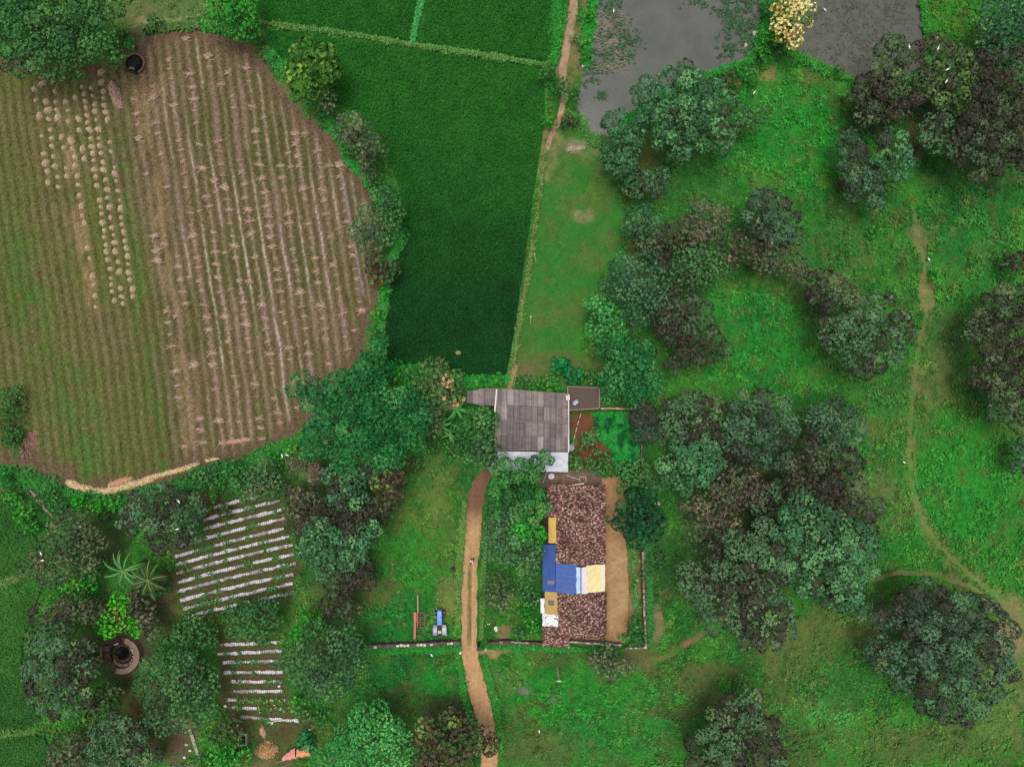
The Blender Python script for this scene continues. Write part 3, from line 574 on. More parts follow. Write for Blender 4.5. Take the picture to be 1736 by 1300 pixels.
bank('earth_bank', [(430,38),(520,50),(600,60),(700,78),(820,95),(925,112)], 7, .3, (80, 112, 58), (132, 116, 84), 81)
bank('earth_bank', [(718,-40),(713,10),(704,50),(699,76)], 7, .28, (64, 122, 62), (60, 112, 54), 82)
bank('earth_bank', BUND_E, 6, .28, (140, 128, 92), (84, 98, 56), 83)
bank('earth_bank', [(-40,998),(10,990),(45,974),(85,952)], 7, .2, (106, 112, 64), (74, 104, 50), 84)
bank('earth_bank', [(-40,1244),(10,1237),(60,1236),(100,1240)], 7, .2, (104, 96, 58), (66, 104, 48), 85)
bank('earth_bank', [(655,480),(650,540),(648,590)], 10, .35, (104, 100, 60), (56, 110, 50), 86)
# dark irrigation ditch bed along the field
sheet('ditch', ribbon_poly([(-30,792),(40,798),(90,806),(130,832),(200,846),(270,826),(330,806),(380,788),(440,772),(490,752),(530,722)], [8,9,10,9,9,8,9,8,7,7,6]), .25, soilc((78, 66, 60), (92, 82, 76), 6, 87), Z0, .014, 'soil', seed=88)
# ---------- foliage ----------
def basis(n):
    up = np.where(np.abs(n[:, 2:3]) < .9, np.array([[0, 0, 1.]]), np.array([[1., 0, 0]]))
    a = np.cross(n, up); a /= np.linalg.norm(a, axis=1)[:, None]; return a, np.cross(n, a)

def leaves(c, n, k, L, W, col, tilt=(.1, .7), cj=.12):
    """k diamond leaves around each point c with normal n"""
    c = np.repeat(c, k, 0); n = np.repeat(n, k, 0); col = np.repeat(col, k, 0); m = len(c)
    if m == 0: return np.zeros((0, 4, 3)), np.zeros((0, 3))
    a, b = basis(n); ph = rng.uniform(0, 2 * np.pi, m)[:, None]; t = rng.uniform(tilt[0], tilt[1], m)[:, None]
    d = np.cos(t) * (np.cos(ph) * a + np.sin(ph) * b) + np.sin(t) * n
    w = np.cross(n, d); w /= np.linalg.norm(w, axis=1)[:, None] + 1e-9
    l = L * rng.uniform(.7, 1.25, m)[:, None]; ww = W * rng.uniform(.75, 1.25, m)[:, None] / 2
    st = c + d * l * .06; mid = c + d * l * .52 + n * l * .05
    Q = np.stack([st, mid + w * ww, c + d * l - n * l * .08, mid - w * ww], 1)
    col = col * (1 + rng.uniform(-cj, cj, m))[:, None]
    return Q, col

def pick(pal, m, sm=None):
    cols = np.array([lin(p[0]) for p in pal]); w = np.array([p[1] for p in pal], float); w /= w.sum(); cw = np.cumsum(w)
    r = rng.uniform(0, 1, m) if sm is None else sm
    return cols[np.minimum(np.searchsorted(cw, r), len(pal) - 1)]

KF = 1.3
STY = {
 # pal, rosettes/leaf count, L, W, tilt, rosette area, flat
 'mango':  dict(pal=[((66,98,70),.28),((78,112,80),.27),((62,61,54),.27),((94,120,80),.18)], k=7, L=.27, W=.12, tilt=(-.35,.85), ra=.21),
 'brown':  dict(pal=[((66,63,55),.42),((57,56,49),.2),((70,90,66),.25),((90,104,76),.13)], k=7, L=.27, W=.12, tilt=(-.35,.85), ra=.22),
 'slate':  dict(pal=[((62,61,56),.40),((58,80,64),.26),((76,112,84),.28),((92,112,74),.06)], k=7, L=.27, W=.12, tilt=(-.35,.85), ra=.21),
 'teal':   dict(pal=[((66,118,80),.42),((56,96,66),.26),((88,140,90),.2),((62,64,54),.12)], k=7, L=.27, W=.125, tilt=(-.35,.85), ra=.2),
 'blue':   dict(pal=[((66,112,80),.5),((56,98,70),.3),((88,128,90),.2)], k=9, L=.3, W=.1, tilt=(.2,1.0), ra=.26, sub=.6),
 'green':  dict(pal=[((46,92,52),.4),((58,108,58),.35),((74,122,66),.25)], k=7, L=.28, W=.12, tilt=(.1,.8), ra=.22),
 'garden': dict(kf=.95, pal=[((38,92,46),.4),((56,118,56),.4),((80,132,72),.2)], k=7, L=.28, W=.13, tilt=(.1,.8), ra=.22),
 'bright': dict(pal=[((36,118,44),.4),((52,142,48),.4),((84,156,62),.2)], k=8, L=.3, W=.13, tilt=(.1,.9), ra=.3),
 'neon':   dict(pal=[((40,148,30),.55),((66,164,36),.38),((130,150,60),.07)], k=9, L=.26, W=.12, tilt=(.1,.8), ra=.26),
 'yellow': dict(pal=[((76,120,44),.45),((58,102,40),.3),((104,142,58),.25)], k=9, L=.36, W=.2, tilt=(.0,.7), ra=.36),
 'olive':  dict(pal=[((84,104,72),.4),((68,92,62),.3),((104,116,84),.3)], k=9, L=.28, W=.1, tilt=(.1,.9), ra=.28, sub=.7),
 'sage':   dict(pal=[((98,108,80),.34),((78,92,68),.3),((74,68,60),.26),((116,112,92),.10)], k=8, L=.3, W=.11, tilt=(.1,.9), ra=.36, sub=.8),
 'feather':dict(kf=1.08, pal=[((30,96,54),.4),((42,114,62),.35),((66,136,78),.25)], k=12, L=.42, W=.07, tilt=(.2,1.0), ra=.26, sub=.9),
 'emerald':dict(pal=[((22,66,42),.5),((26,76,46),.35),((32,88,52),.15)], k=9, L=.3, W=.15, tilt=(.0,.6), ra=.26, sub=.8),
 'cream':  dict(kf=1.15, pal=[((222,196,134),.55),((196,176,110),.25),((70,108,48),.20)], k=9, L=.24, W=.14, tilt=(.0,.8), ra=.24, sub=.6),
 'tips':   dict(pal=[((58,98,52),.58),((80,114,64),.34),((176,148,112),.08)], k=9, L=.34, W=.14, tilt=(.0,.8), ra=.34, sub=.7),
 'rust':   dict(pal=[((58,84,50),.42),((76,68,54),.28),((96,120,64),.22),((120,84,66),.08)], k=8, L=.34, W=.17, tilt=(.0,.8), ra=.34, sub=.7),
 'fluff':  dict(kf=1.35, pal=[((50,124,64),.4),((66,142,76),.35),((88,156,88),.25)], k=12, L=.28, W=.07, tilt=(.2,1.2), ra=.24, sub=.7),
 'spring': dict(pal=[((84,118,56),.4),((58,92,50),.35),((76,76,60),.25)], k=8, L=.32, W=.14, tilt=(.1,.8), ra=.34),
 'soft':   dict(kf=1.12, pal=[((62,102,66),.4),((76,118,74),.35),((54,86,58),.25)], k=10, L=.28, W=.09, tilt=(.1,1.0), ra=.27, sub=.8),
}

def lobe_points(lobes, st, dens=1.0):
    """lobes: (x,y,z,r). The crown is built of separate leafy puffs on the lobes. returns positions, normals, colours"""
    sub = st.get('sub', 1.0); Ps = []; Ns = []; Cs = []
    L = np.array([(l[0], l[1], l[2], l[3]) for l in lobes]); sq = np.array([1, 1, .8])
    acc = np.zeros((0, 4))
    cand = []
    for i, (x, y, zc, r) in enumerate(L):
        m = int(60 + 40 * r * r); cz = rng.uniform(-.35, 1, m); ph = rng.uniform(0, 6.283, m); sz = np.sqrt(1 - cz ** 2)
        dr = np.stack([sz * np.cos(ph), sz * np.sin(ph), cz], 1)
        rad = r * rng.uniform(.58, .92, m); rho = np.clip(.46 * r, .42, 1.1) * (.5 + .5 * sub) * rng.uniform(.7, 1.25, m)
        c = np.array([x, y, zc]) + dr * rad[:, None] * sq
        keep = np.ones(m, bool)
        for j in range(len(L)):
            if j != i: keep &= np.linalg.norm((c - L[j, :3]) / sq, axis=1) > L[j, 3] * .72
        cand.append(np.concatenate([c, rho[:, None], dr], 1)[keep])
    cand = np.concatenate(cand); rng.shuffle(cand)
    acc = []; A = np.zeros((len(cand), 4)); n = 0
    for q in cand:
        if n:
            d = np.linalg.norm(A[:n, :3] - q[:3], axis=1)
            if (d < (A[:n, 3] + q[3]) * .80).any(): continue
        A[n] = q[:4]; n += 1; acc.append(q)
    sn = rng.uniform(0, 50)
    for q in acc:
        c, rr, dv = q[:3], q[3], q[4:7]
        nr = max(5, int(2 * np.pi * rr * rr * 1.2 / st['ra'] * dens)); kf = np.arange(nr) + .5; zf_ = 1 - 1.25 * kf / nr; th = kf * 2.39996 + rng.uniform(0, 6.28); sf = np.sqrt(1 - zf_ ** 2)
        bd = dv * .7 + np.array([0, 0, .6]); bd /= np.linalg.norm(bd); b1, b2 = basis(bd[None]); v = zf_[:, None] * bd + sf[:, None] * (np.cos(th)[:, None] * b1 + np.sin(th)[:, None] * b2) + rng.normal(0, .07, (nr, 3)); v /= np.linalg.norm(v, axis=1)[:, None]
        v = np.where(((v @ (dv + np.array([0, 0, .5]))) < -.15)[:, None], -v, v)
        p = c + v * rr * rng.uniform(.84, 1.06, nr)[:, None] * np.array([1, 1, .9])
        base = .55 * vnoise(np.array([c[0] / 2.2 + sn]), np.array([c[1] / 2.2]), 3)[0] * 1.3 + .45 * rng.uniform(0, 1)
        col = pick(st['pal'], nr, np.clip(base + rng.normal(0, .05, nr), 0, 1)) * rng.uniform(.82, 1.18) * rng.uniform(.9, 1.1, nr)[:, None]
        Ps.append(p); Ns.append(v + np.array([0, 0, .12])); Cs.append(col)
    for x, y, zc, r in L:      # sparse inner leaves on the twigs
        mi = int(8 * r * r); v = rng.normal(0, 1, (mi, 3)); v /= np.linalg.norm(v, axis=1)[:, None]
        Ps.append(np.array([x, y, zc]) + v * r * rng.uniform(.25, .6, mi)[:, None] * sq); Ns.append(v + np.array([0, 0, .6])); Cs.append(pick(st['pal'], mi))
    Pp = np.concatenate(Ps); Nn = np.concatenate(Ns); Nn /= np.linalg.norm(Nn, axis=1)[:, None]
    return Pp, Nn, np.concatenate(Cs)

def crown_mesh(name, lobes, st, org, dens=1.0, lk=1.0):
    p, n, c = lobe_points(lobes, st, dens)
    keep = p[:, 2] > .15; p, n, c = p[keep], n[keep], c[keep]
    Q, C = leaves(p, n, st['k'] + 3, st['L'] * lk * 1.08, max(st['W'] * 1.25, .08) * lk, np.clip(c * KF * st.get('kf', 1) * np.array([1.03, .98, .91]), 0, .85), st['tilt'])
    return quads(name, Q - np.array(org), C, 'leaf')

BARKC = lin((104, 90, 78))
def limbs_mb(base, lobes, h, rad, org, col=BARKC):
    m = MB(); b = Vector(base) - Vector(org); fork = b + Vector((random.uniform(-.2, .2), random.uniform(-.2, .2), h * .34))
    m.tube([b - Vector((0, 0, .05)), b + Vector((0, 0, .25)), (b + fork) / 2 + Vector((random.uniform(-.12, .12), random.uniform(-.12, .12), 0)), fork], [rad * 1.45, rad, rad * .85, rad * .72], col, 9)
    for l in lobes:
        e = Vector((l[0], l[1], l[2])) - Vector(org); md = (fork + e) / 2 + Vector((random.uniform(-.3, .3), random.uniform(-.3, .3), random.uniform(.1, .5)))
        m.tube([fork, md, e], [rad * .5, rad * .3, rad * .12], col, 6)
        for _ in range(3):
            t = e + Vector((random.gauss(0, 1), random.gauss(0, 1), random.uniform(.2, 1))).normalized() * l[3] * .75
            m.tube([md.lerp(e, random.random()), (e + t) / 2, t], [rad * .13, rad * .07, .015], col, 4, False)
    return m

def tree(name, label, style, h, lobes, group=None, dens=1.0, cat='tree', style2=None, twigs=None, lk=1.0):
    W = lobes_w(lobes, h); wt = np.array([l[3] ** 2 for l in W]); bx = sum(l[0] * w for l, w in zip(W, wt)) / wt.sum(); by = sum(l[1] * w for l, w in zip(W, wt)) / wt.sum()
    # the trunk stands under the middle of the crown
    org = (bx, by, 0); t = root(name, org, label, cat, group)
    trunk = limbs_mb((bx, by, 0), W, h, max(.05, min(.32, .035 * h + .012 * len(W))), org).build('trunk' if h > 2.6 else 'stem', 'bark', t)
    nm = 'crown' if h > 2.6 else 'foliage'
    if style2:
        a = [l for l, s in zip(W, lobes) if not (len(s) > 4 and s[4])]; b = [l for l, s in zip(W, lobes) if len(s) > 4 and s[4]]
        me = crown_mesh(nm, a, STY[style], org, dens, lk); c = link(nm, me, t)
        if b: link(nm, crown_mesh(nm, b, STY[style2], org, dens, lk), t)
    else:
        link(nm, crown_mesh(nm, W, STY[style], org, dens, lk), t)
    return t

def bare_twigs(parent, org, W, n, col, rad=.035):
    m = MB()
    f0 = Vector((0, 0, W[0][2] * .45))
    for _ in range(n):
        l = random.choice(W); e = Vector((l[0], l[1], l[2])) - Vector(org); m.tube([f0, e], [rad, rad], col, 4, False)
        d = Vector((random.gauss(0, 1), random.gauss(0, 1), random.uniform(.5, 1.3))).normalized()
        p = e + d * l[3] * .5; q = p + (d + Vector((random.uniform(-.5, .5), random.uniform(-.5, .5), 0))).normalized() * l[3] * random.uniform(.5, .8)
        m.tube([e, p, q], [rad * 1.6, rad, rad * .5], col, 5, False)
        for k in range(5):
            a = p.lerp(q, random.random()); b = a + Vector((random.gauss(0, 1), random.gauss(0, 1), random.uniform(0, .8))).normalized() * random.uniform(.5, 1.2)
            m.tube([a, b], [rad * .6, rad * .25], col, 4, False)
    return m.build('bare_twigs', 'bark', parent)
STY['sage2'] = STY['sage']
STY['gtip'] = dict(pal=[((82,112,60),.35),((62,84,54),.3),((70,66,58),.35)], k=7, L=.27, W=.12, tilt=(.0,.55), ra=.21)
for t in T:
    t = list(t); s2 = t[5] if len(t) > 5 else None
    o = tree(t[0], t[1], t[2], t[3], t[4], group='trees of the farm' if False else None, dens=1.45 if t[0] == 'courtyard_tree' else 1.0, lk=1.1 if t[0] == 'courtyard_tree' else 1.0, style2='bright' if 'bright green patch' in t[1] else None)
    if 'twigs' in t[1] or 'leafless' in t[1] or 'forked' in t[1] or 'twiggy' in t[0]:
        W = lobes_w(t[4], t[3]); bare_twigs(o, o.location, W, {'bare_tree': 22, 'twiggy_tree': 12}.get(t[0], 5), lin((168, 150, 134)) if t[0] != 'bare_tree' else lin((150, 124, 108)), .035)

# ---------- bushes: x, y, radius(px), style, label ----------
BUSH = [
 (265,38,11,'garden','round green bush on the pale bank at the top of the brown field'),
 (225,72,10,'bright','green bush just above the tarred round well'),
 (196,105,9,'bright','vivid green bush at the left foot of the tarred round well'),
 (208,52,9,'garden','low bush between the corner tree and the tarred well'),
 (246,52,7,'spring','tiny yellowish bush on the bank above the tarred well'),
 (440,62,9,'bright','bush at the corner where two paddy banks meet the brown field'),
 (462,95,7,'bright','strip bush on the bank left of the yellow green round tree'),
 (578,205,8,'bright','bush on the bank above the forked grey green tree'),
 (590,255,9,'bright','bush against the brown field below the forked grey green tree'),
 (640,308,13,'garden','glossy bush on the bank above the dark olive tree'),
 (660,415,10,'garden','bush between grey green and yellowish bank trees'),
 (650,500,9,'bright','first bush down the bank from the yellowish bush tree'),
 (642,530,11,'bright','brightest bush on the bank beside the dark paddy'),
 (640,562,9,'garden','bush on the bank beside the white stone by the paddy'),
 (668,628,16,'bright','low bush at the bottom left corner of the dark paddy'),
 (700,632,15,'garden','hedge bush along the lower edge of the dark paddy'),
 (690,655,15,'bright','hedge bush between feathery and flowering trees'),
 (840,642,10,'bright','hedge bush behind the small lean to roof'),
 (815,645,10,'bright','leftmost hedge bush behind the lean to roof'),
 (888,645,11,'garden','bush on the track end behind the grey roof'),
 (912,652,12,'bright','bush behind the middle of the grey roof'),
 (935,652,14,'bright','dense bush behind the right half of the grey roof'),
 (952,622,16,'emerald2','flat emerald bush at the lower end of the lawn strip'),
 (975,638,14,'emerald2','emerald bush left of the flat roofed outbuilding'),
 (1000,640,15,'garden','bush just above the flat roofed outbuilding'),
 (1030,668,16,'fluff','feathery bush right of the flat roofed outbuilding'),
 (932,125,14,'garden','first big bush where the paddy bank meets the pond path'),
 (952,150,16,'garden','largest bush at the crossing of bank and pond path'),
 (976,165,10,'garden','bush on the pond side of the crossing'),
 (930,200,13,'bright','bush at the paddy edge below the bank crossing'),
 (968,205,12,'spring','yellowish bush at the head of the lawn strip'),
 (992,72,10,'bright','upper round bush along the pond side of the path'),
 (990,92,9,'bright','lower round bush along the pond side of the path'),
 (1000,20,12,'bright','long bush on the pond path at the top edge'),
 (975,62,6,'bright','tiny bush in the middle of the pond path'),
 (1300,20,16,'garden','dark bush left of the cream blossomed tree'),
 (1305,62,15,'bright','bush below the cream blossomed tree on the pond dam'),
 (1290,95,14,'bright','bush on the pond dam beside the pale stones'),
 (1265,125,16,'bright','bush on the lower shore of the grey pond right of the big tree'),
 (1235,128,14,'spring','bush on the lower shore behind the big pond tree'),
 (1160,118,14,'spring','bush reaching into the grey pond from its lower shore'),
 (1420,122,9,'garden','bush at the lower left shore of the algae pond'),
 (1430,165,8,'bright','yellow tipped bush left of the dark slate pond mango'),
 (1580,70,12,'spring','bush at the right shore of the algae pond'),
 (20,680,22,'garden','upper bush of the clump on the left edge of the brown field'),
 (12,722,22,'green','middle bush of the clump on the left edge of the brown field'),
 (28,752,18,'garden','lowest bush of the clump on the left edge of the brown field'),
 (8,812,14,'bright','round bush above the fallen grey logs at the left edge'),
 (22,838,14,'bright','bush left of the upper fallen log'),
 (42,868,16,'bright','teal bush left of the lower fallen log'),
 (50,892,12,'bright','teal bush below the fallen logs'),
 (82,838,15,'garden','bush right of the upper fallen log'),
 (105,862,14,'green','dark bush right of the lower fallen log'),
 (133,852,12,'neon','bright fern like bush below the cream straw ridge'),
 (163,862,12,'neon','second bright fern like bush below the cream straw ridge'),
 (190,850,12,'bright','bush between the fern like bushes and the grey green mango'),
 (330,868,9,'green','low bush at the upper left corner of the planted rows'),
 (378,862,11,'spring','yellow flowered bush at the top of the planted rows'),
 (495,765,14,'bright','bush in the corner between brown field tip and the leafless tree'),
 (470,778,14,'bright','bush left of the leafless tree'),
 (362,838,10,'bright','bush above the first planted row'),
 (735,755,14,'garden','bush in the shade right of the feathery emerald tree'),
 (762,765,14,'garden','bush at the top of the mottled grass court'),
 (780,755,12,'green','bush left of the round olive grey tree'),
 (700,790,13,'spring','low yellow green bush under the feathery emerald tree'),
 (885,995,15,'garden','bush right of the low dull grey tree beside the track'),
 (905,1015,15,'garden','bush just west of the tan sheet on the tiled house'),
 (885,1035,13,'bright','bush between low grey tree and white sacks'),
 (905,1062,13,'bright','bush beside the white sacks of the tiled house'),
 (880,1070,11,'garden','bush above the middle compound wall'),
 (1095,968,12,'green','bush on the east compound wall opposite the tarpaulins'),
 (1100,912,13,'green','bush below the dark emerald tree'),
 (1118,942,14,'green','bush outside the east compound wall'),
 (1078,990,6,'bright','small bright plant in the dirt strip by the east wall'),
 (1058,1078,8,'bright','bush at the bottom right corner of the yard'),
 (505,1195,13,'bright','teal bush right of the lower planted rows'),
 (520,1210,12,'garden','bush under the big soft green tree at the rows end'),
 (545,1215,12,'garden','bush in the ditch between soft green and fluffy trees'),
 (520,1255,13,'emerald2','dark bush right of the low weedy patch at the bottom garden'),
 (265,1282,14,'garden','bush beside the rubbish strewn soil at the bottom edge'),
 (345,1290,12,'green','bush between the concrete edge and the teal bush tree'),
 (275,1000,13,'garden','low bush right of the palms'),
 (480,1010,8,'garden','bush at the lower right end of the upper rows'),
 (1480,395,8,'bright','isolated tuft bush on the slope left of the middle footpath'),
 (1590,470,11,'bright','tuft bush right of the middle footpath'),
 (1500,870,12,'bright','tuft bush left of the fork of the middle footpath'),
 (1700,120,1,'green',None),
]
STY['emerald2'] = dict(pal=[((16,112,62),.5),((28,128,72),.3),((20,92,52),.2)], k=8, L=.34, W=.18, tilt=(.0,.6), ra=.3, sub=.8)
for bx_, by_, br, bs, bl in BUSH:
    if bl is None: continue
    n = 2 + (br > 8) + (br > 13); lob = []
    for k in range(n):
        a = random.uniform(0, 6.28); d = br * .42 if n > 1 else 0
        lob.append((bx_ + math.cos(a + 6.28 * k / n) * d, by_ + math.sin(a + 6.28 * k / n) * d, br * random.uniform(.6, .78), random.uniform(-.3, .1)))
    tree('bush', bl, bs, min(2.4, .9 + br * .09), lob, cat='bush', lk=.8)
# ---------- palms and banana plants ----------
def frond_mesh(name, L, droop, W, col, n=16, leaflets=True):
    """along +x, base at origin"""
    bend = random.uniform(-.9, .9); pts = []
    for i in range(n + 1):
        t = i / n; pts.append((L * t * (1 - .12 * t * t), bend * t * t, L * (.38 * t - (droop + .12) * t * t)))
    pts = np.array(pts); Q = []; C = []
    wv = np.array([0, .035, 0])
    for i in range(n):
        a, b = pts[i], pts[i + 1]; Q.append([a - wv, b - wv, b + wv, a + wv]); C.append(lin((150, 176, 96)) * .9)
        Q.append([a + [0, 0, .02], b + [0, 0, .02], b - [0, 0, .03], a - [0, 0, .03]]); C.append(lin((120, 140, 80)))
    if leaflets:
        for i in range(2, n + 1):
            for k in (0, .5):
                t = (i - k) / n; p = pts[i - 1] * k + pts[i] * (1 - k); l = W * math.sin(math.pi * min(1, .12 + t * .9)) ** .6 * random.uniform(.85, 1.1)
                for s in (-1, 1):
                    e = p + np.array([l * .55, s * l, -.35 * l]); w = np.array([.06, 0, 0]); m = (p + e) / 2 + np.array([0, 0, .06])
                    Q.append([p - w * .5, m - w, e, m + w]); C.append(np.array(col) * random.uniform(.8, 1.2))
    else:
        for s in (-1, 1):
            for i in range(n):
                t0, t1 = i / n, (i + 1) / n; w0 = W * math.sin(math.pi * (.06 + .93 * t0)) ** .5; w1 = W * math.sin(math.pi * (.06 + .93 * t1)) ** .5
                a, b = pts[i], pts[i + 1]
                if random.random() < .12: w1 *= .6
                Q.append([a, b, b + [0, s * w1, -.22 * w1], a + [0, s * w0, -.22 * w0]]); C.append(np.array(col) * random.uniform(.88, 1.12))
    return quads(name, np.array(Q, float), np.clip(np.array(C), 0, .85), 'leaf')

def palm(name, label, cat, px, py, h, L, nf, W, col, leaflets, droop, part, trunk_r):
    x, y, _ = P(px, py, h); t = root(name, (x, y, 0), label, cat)
    m = MB(); m.tube([(0, 0, -.02), (.08, 0, h * .5), (0, 0, h)], [trunk_r * 1.3, trunk_r, trunk_r * .8], lin((110, 100, 78)) if leaflets else lin((96, 116, 62)), 10)
    m.build('trunk' if leaflets else 'stem', 'bark', t)
    vs = [frond_mesh(part, L * k, droop, W, np.clip(lin(col) * KF, 0, .8), leaflets=leaflets) for k in (1, .9, .8, .7, .95)]
    for i in range(nf):
        f = link(part, vs[i % 5], t, (0, 0, h - .05)); f.rotation_euler = (random.uniform(-.15, .15), random.uniform(-.4, .45), i * 2.39996 + random.uniform(-.35, .35)); f.scale = [random.uniform(.75, 1.08)] * 3
    return t
palm('palm_tree', 'bright green palm with long pale ribbed fronds left of the planted rows', 'palm', 209, 968, 5.5, 3.1, 22, .16, (34, 98, 52), False, .5, 'frond', .16)
palm('palm_tree', 'duller olive feathery palm touching the left ends of the planted rows', 'palm', 251, 984, 5.0, 3.4, 19, .45, (46, 66, 32), True, .55, 'frond', .17)
palm('banana_plant', 'banana plant closest to the lean to roof', 'banana plant', 771, 694, 3.6, 2.6, 9, .26, (34, 112, 52), False, .5, 'leaf_blade', .12)
palm('banana_plant', 'banana plant with star shaped leaves below the speckled tree', 'banana plant', 749, 722, 3.2, 2.4, 9, .24, (36, 118, 50), False, .5, 'leaf_blade', .12)
palm('banana_plant', 'small banana plant in front of the star shaped one', 'banana plant', 762, 738, 2.2, 1.8, 7, .2, (36, 104, 50), False, .5, 'leaf_blade', .1)
# ---------- buildings ----------
def quad_roof(m, quad, zf, nx, ny, cols, wave=0.0, per=.2, sub=6, lap=.012):
    """corrugated sheets over a quad in photo px (TL TR BR BL); zf(u,v) height; nx*ny separate sheets"""
    q = np.array(quad, float)
    def pt(u, v, dz):
        z = zf(u, v); p = (q[0] * (1 - u) + q[1] * u) * (1 - v) + (q[3] * (1 - u) + q[2] * u) * v
        x, y, _ = P(p[0], p[1], z); return (x, y, z + dz)
    Wm = np.hypot(*(q[1] - q[0])) * S
    for j in range(ny):
        for i in range(nx):
            c = (np.array(lin(random.choice(cols))) * .45 + lin(cols[0]) * .55 * (.88 if j else 1)) * random.uniform(.88, 1.14) * (random.uniform(1.2, 1.5) if wave > .02 and random.random() < .16 else 1)
            u0, u1 = i / nx, (i + 1) / nx; v0 = j / ny; v1 = min(1, (j + 1) / ny + random.uniform(-.01, .01))
            n = max(2, int((u1 - u0) * Wm / per * 4)) if wave else 1
            rows = 5; st = [random.uniform(.86, 1.1) for _ in range(rows)]
            for a in range(n):
                ua, ub = u0 + (u1 - u0) * a / n, u0 + (u1 - u0) * (a + 1) / n
                za = wave * math.cos(2 * math.pi * ua * Wm / per); zb = wave * math.cos(2 * math.pi * ub * Wm / per)
                off = lap * ((i + j) % 2) + lap * 2 * (1 - j % 2)
                cc = c * (random.uniform(.78, 1.2) if wave > .02 else random.uniform(.97, 1.02)) * (.78 if a in (0, n - 1) and wave > .02 else 1)
                for b in range(rows):
                    va, vb = v0 + (v1 - v0) * b / rows, v0 + (v1 - v0) * (b + 1) / rows
                    m.face([pt(ua, vb, off + za), pt(ub, vb, off + zb), pt(ub, va, off + zb), pt(ua, va, off + za)], cc * st[b])

def walls(m, x0, y0, x1, y1, h, col, th=.22):     # px rectangle as the roof above it shows
    a = P(x0, y0, 3.4); b = P(x1, y1, 3.4); X0, X1 = a[0], b[0]; Y0, Y1 = b[1], a[1]
    cx, cy = (X0 + X1) / 2, (Y0 + Y1) / 2
    m.box((cx, Y0 + th / 2, h / 2), (X1 - X0, th, h), col); m.box((cx, Y1 - th / 2, h / 2), (X1 - X0, th, h), col)
    m.box((X0 + th / 2, cy, h / 2), (th, Y1 - Y0 - 2 * th, h), col); m.box((X1 - th / 2, cy, h / 2), (th, Y1 - Y0 - 2 * th, h), col)

GREYS = [(128,118,116),(112,102,102),(98,90,92),(146,136,132),(118,110,106),(136,124,122)]
fh = root('farmhouse', P(900, 715), 'grey corrugated roof farmhouse with a white porch roof', 'farmhouse')
def at0(o):   # world-built mesh under a moved root
    o.location = -Vector(o.parent.location) if o.parent.parent is None else (0, 0, 0); return o
m = MB(); walls(m, 848, 668, 956, 762, 2.9, lin((150, 140, 128))); at0(m.build('wall', 'cement', fh))
ROOF = [(840,658),(963,667),(963,765),(838,764)]
mid = [(839.5,713),(963,718)]
m = MB(); quad_roof(m, [ROOF[0], ROOF[1], mid[1], mid[0]], lambda u, v: 3.1 + 1.1 * v, 12, 2, GREYS, .045, .30); nr = at0(m.build('north_roof_slope', 'cement', fh)); nr['label'] = 'corrugated slope behind the ridge'
m = MB(); quad_roof(m, [mid[0], mid[1], ROOF[2], ROOF[3]], lambda u, v: 4.2 - 1.1 * v, 12, 2, GREYS[:5] + [(96,86,84)], .045, .30); at0(m.build('south_roof_slope', 'cement', fh))
m = MB(); a = Vector(P(*mid[0], 4.27)); b = Vector(P(*mid[1], 4.27)); m.tube([a, (a + b) / 2 + Vector((0, .04, 0)), b], .11, lin((120, 110, 106)), 8); at0(m.build('ridge_cap', 'cement', fh))
m = MB(); m.bar(P(842, 660, 3.3), P(838.5, 702, 4.1), .2, .2, lin((206, 200, 190))); at0(m.build('white_verge', 'paint', fh))
m = MB(); m.bar(P(963.6, 668, 3.25), P(963.8, 766, 3.3), .16, .5, lin((196, 190, 184))); m.box(P(962.5, 674, 3.8), (.5, .6, .3), lin((190, 184, 178)), .1); at0(m.build('white_gutter', 'paint', fh))
m = MB(); quad_roof(m, [(845,765),(963.5,766.5),(963,800),(828,797)], lambda u, v: 2.85 - .5 * v, 13, 1, [(206,208,218),(214,215,224),(200,202,214)], .012, .25, lap=.006); at0(m.build('porch_roof', 'sheet_metal', fh))
m = MB(); quad_roof(m, [(811,658.5),(840,658),(838,688),(812,687)], lambda u, v: 3.0 - .35 * v, 3, 1, GREYS[:4], .04, .30)
quad_roof(m, [(792,662.5),(811,661),(812,685.5),(791,682.5)], lambda u, v: 2.8 - .3 * v, 2, 1, GREYS[:5], .04, .30); at0(m.build('lean_to_roof', 'cement', fh))
m = MB()
for p_ in ((835, 793), (870, 796), (905, 797), (940, 798), (960, 798)): m.bar(P(p_[0], p_[1] - 3, 0), P(p_[0], p_[1] - 3, 2.36), .12, .12, lin((120, 110, 104)))
for p_ in ((795, 681), (808, 684), (795, 665), (812, 661)): m.bar(P(p_[0], p_[1], 0), P(p_[0], p_[1], 2.5), .1, .1, lin((92, 78, 66)))
at0(m.build('porch_posts', 'bark', fh))

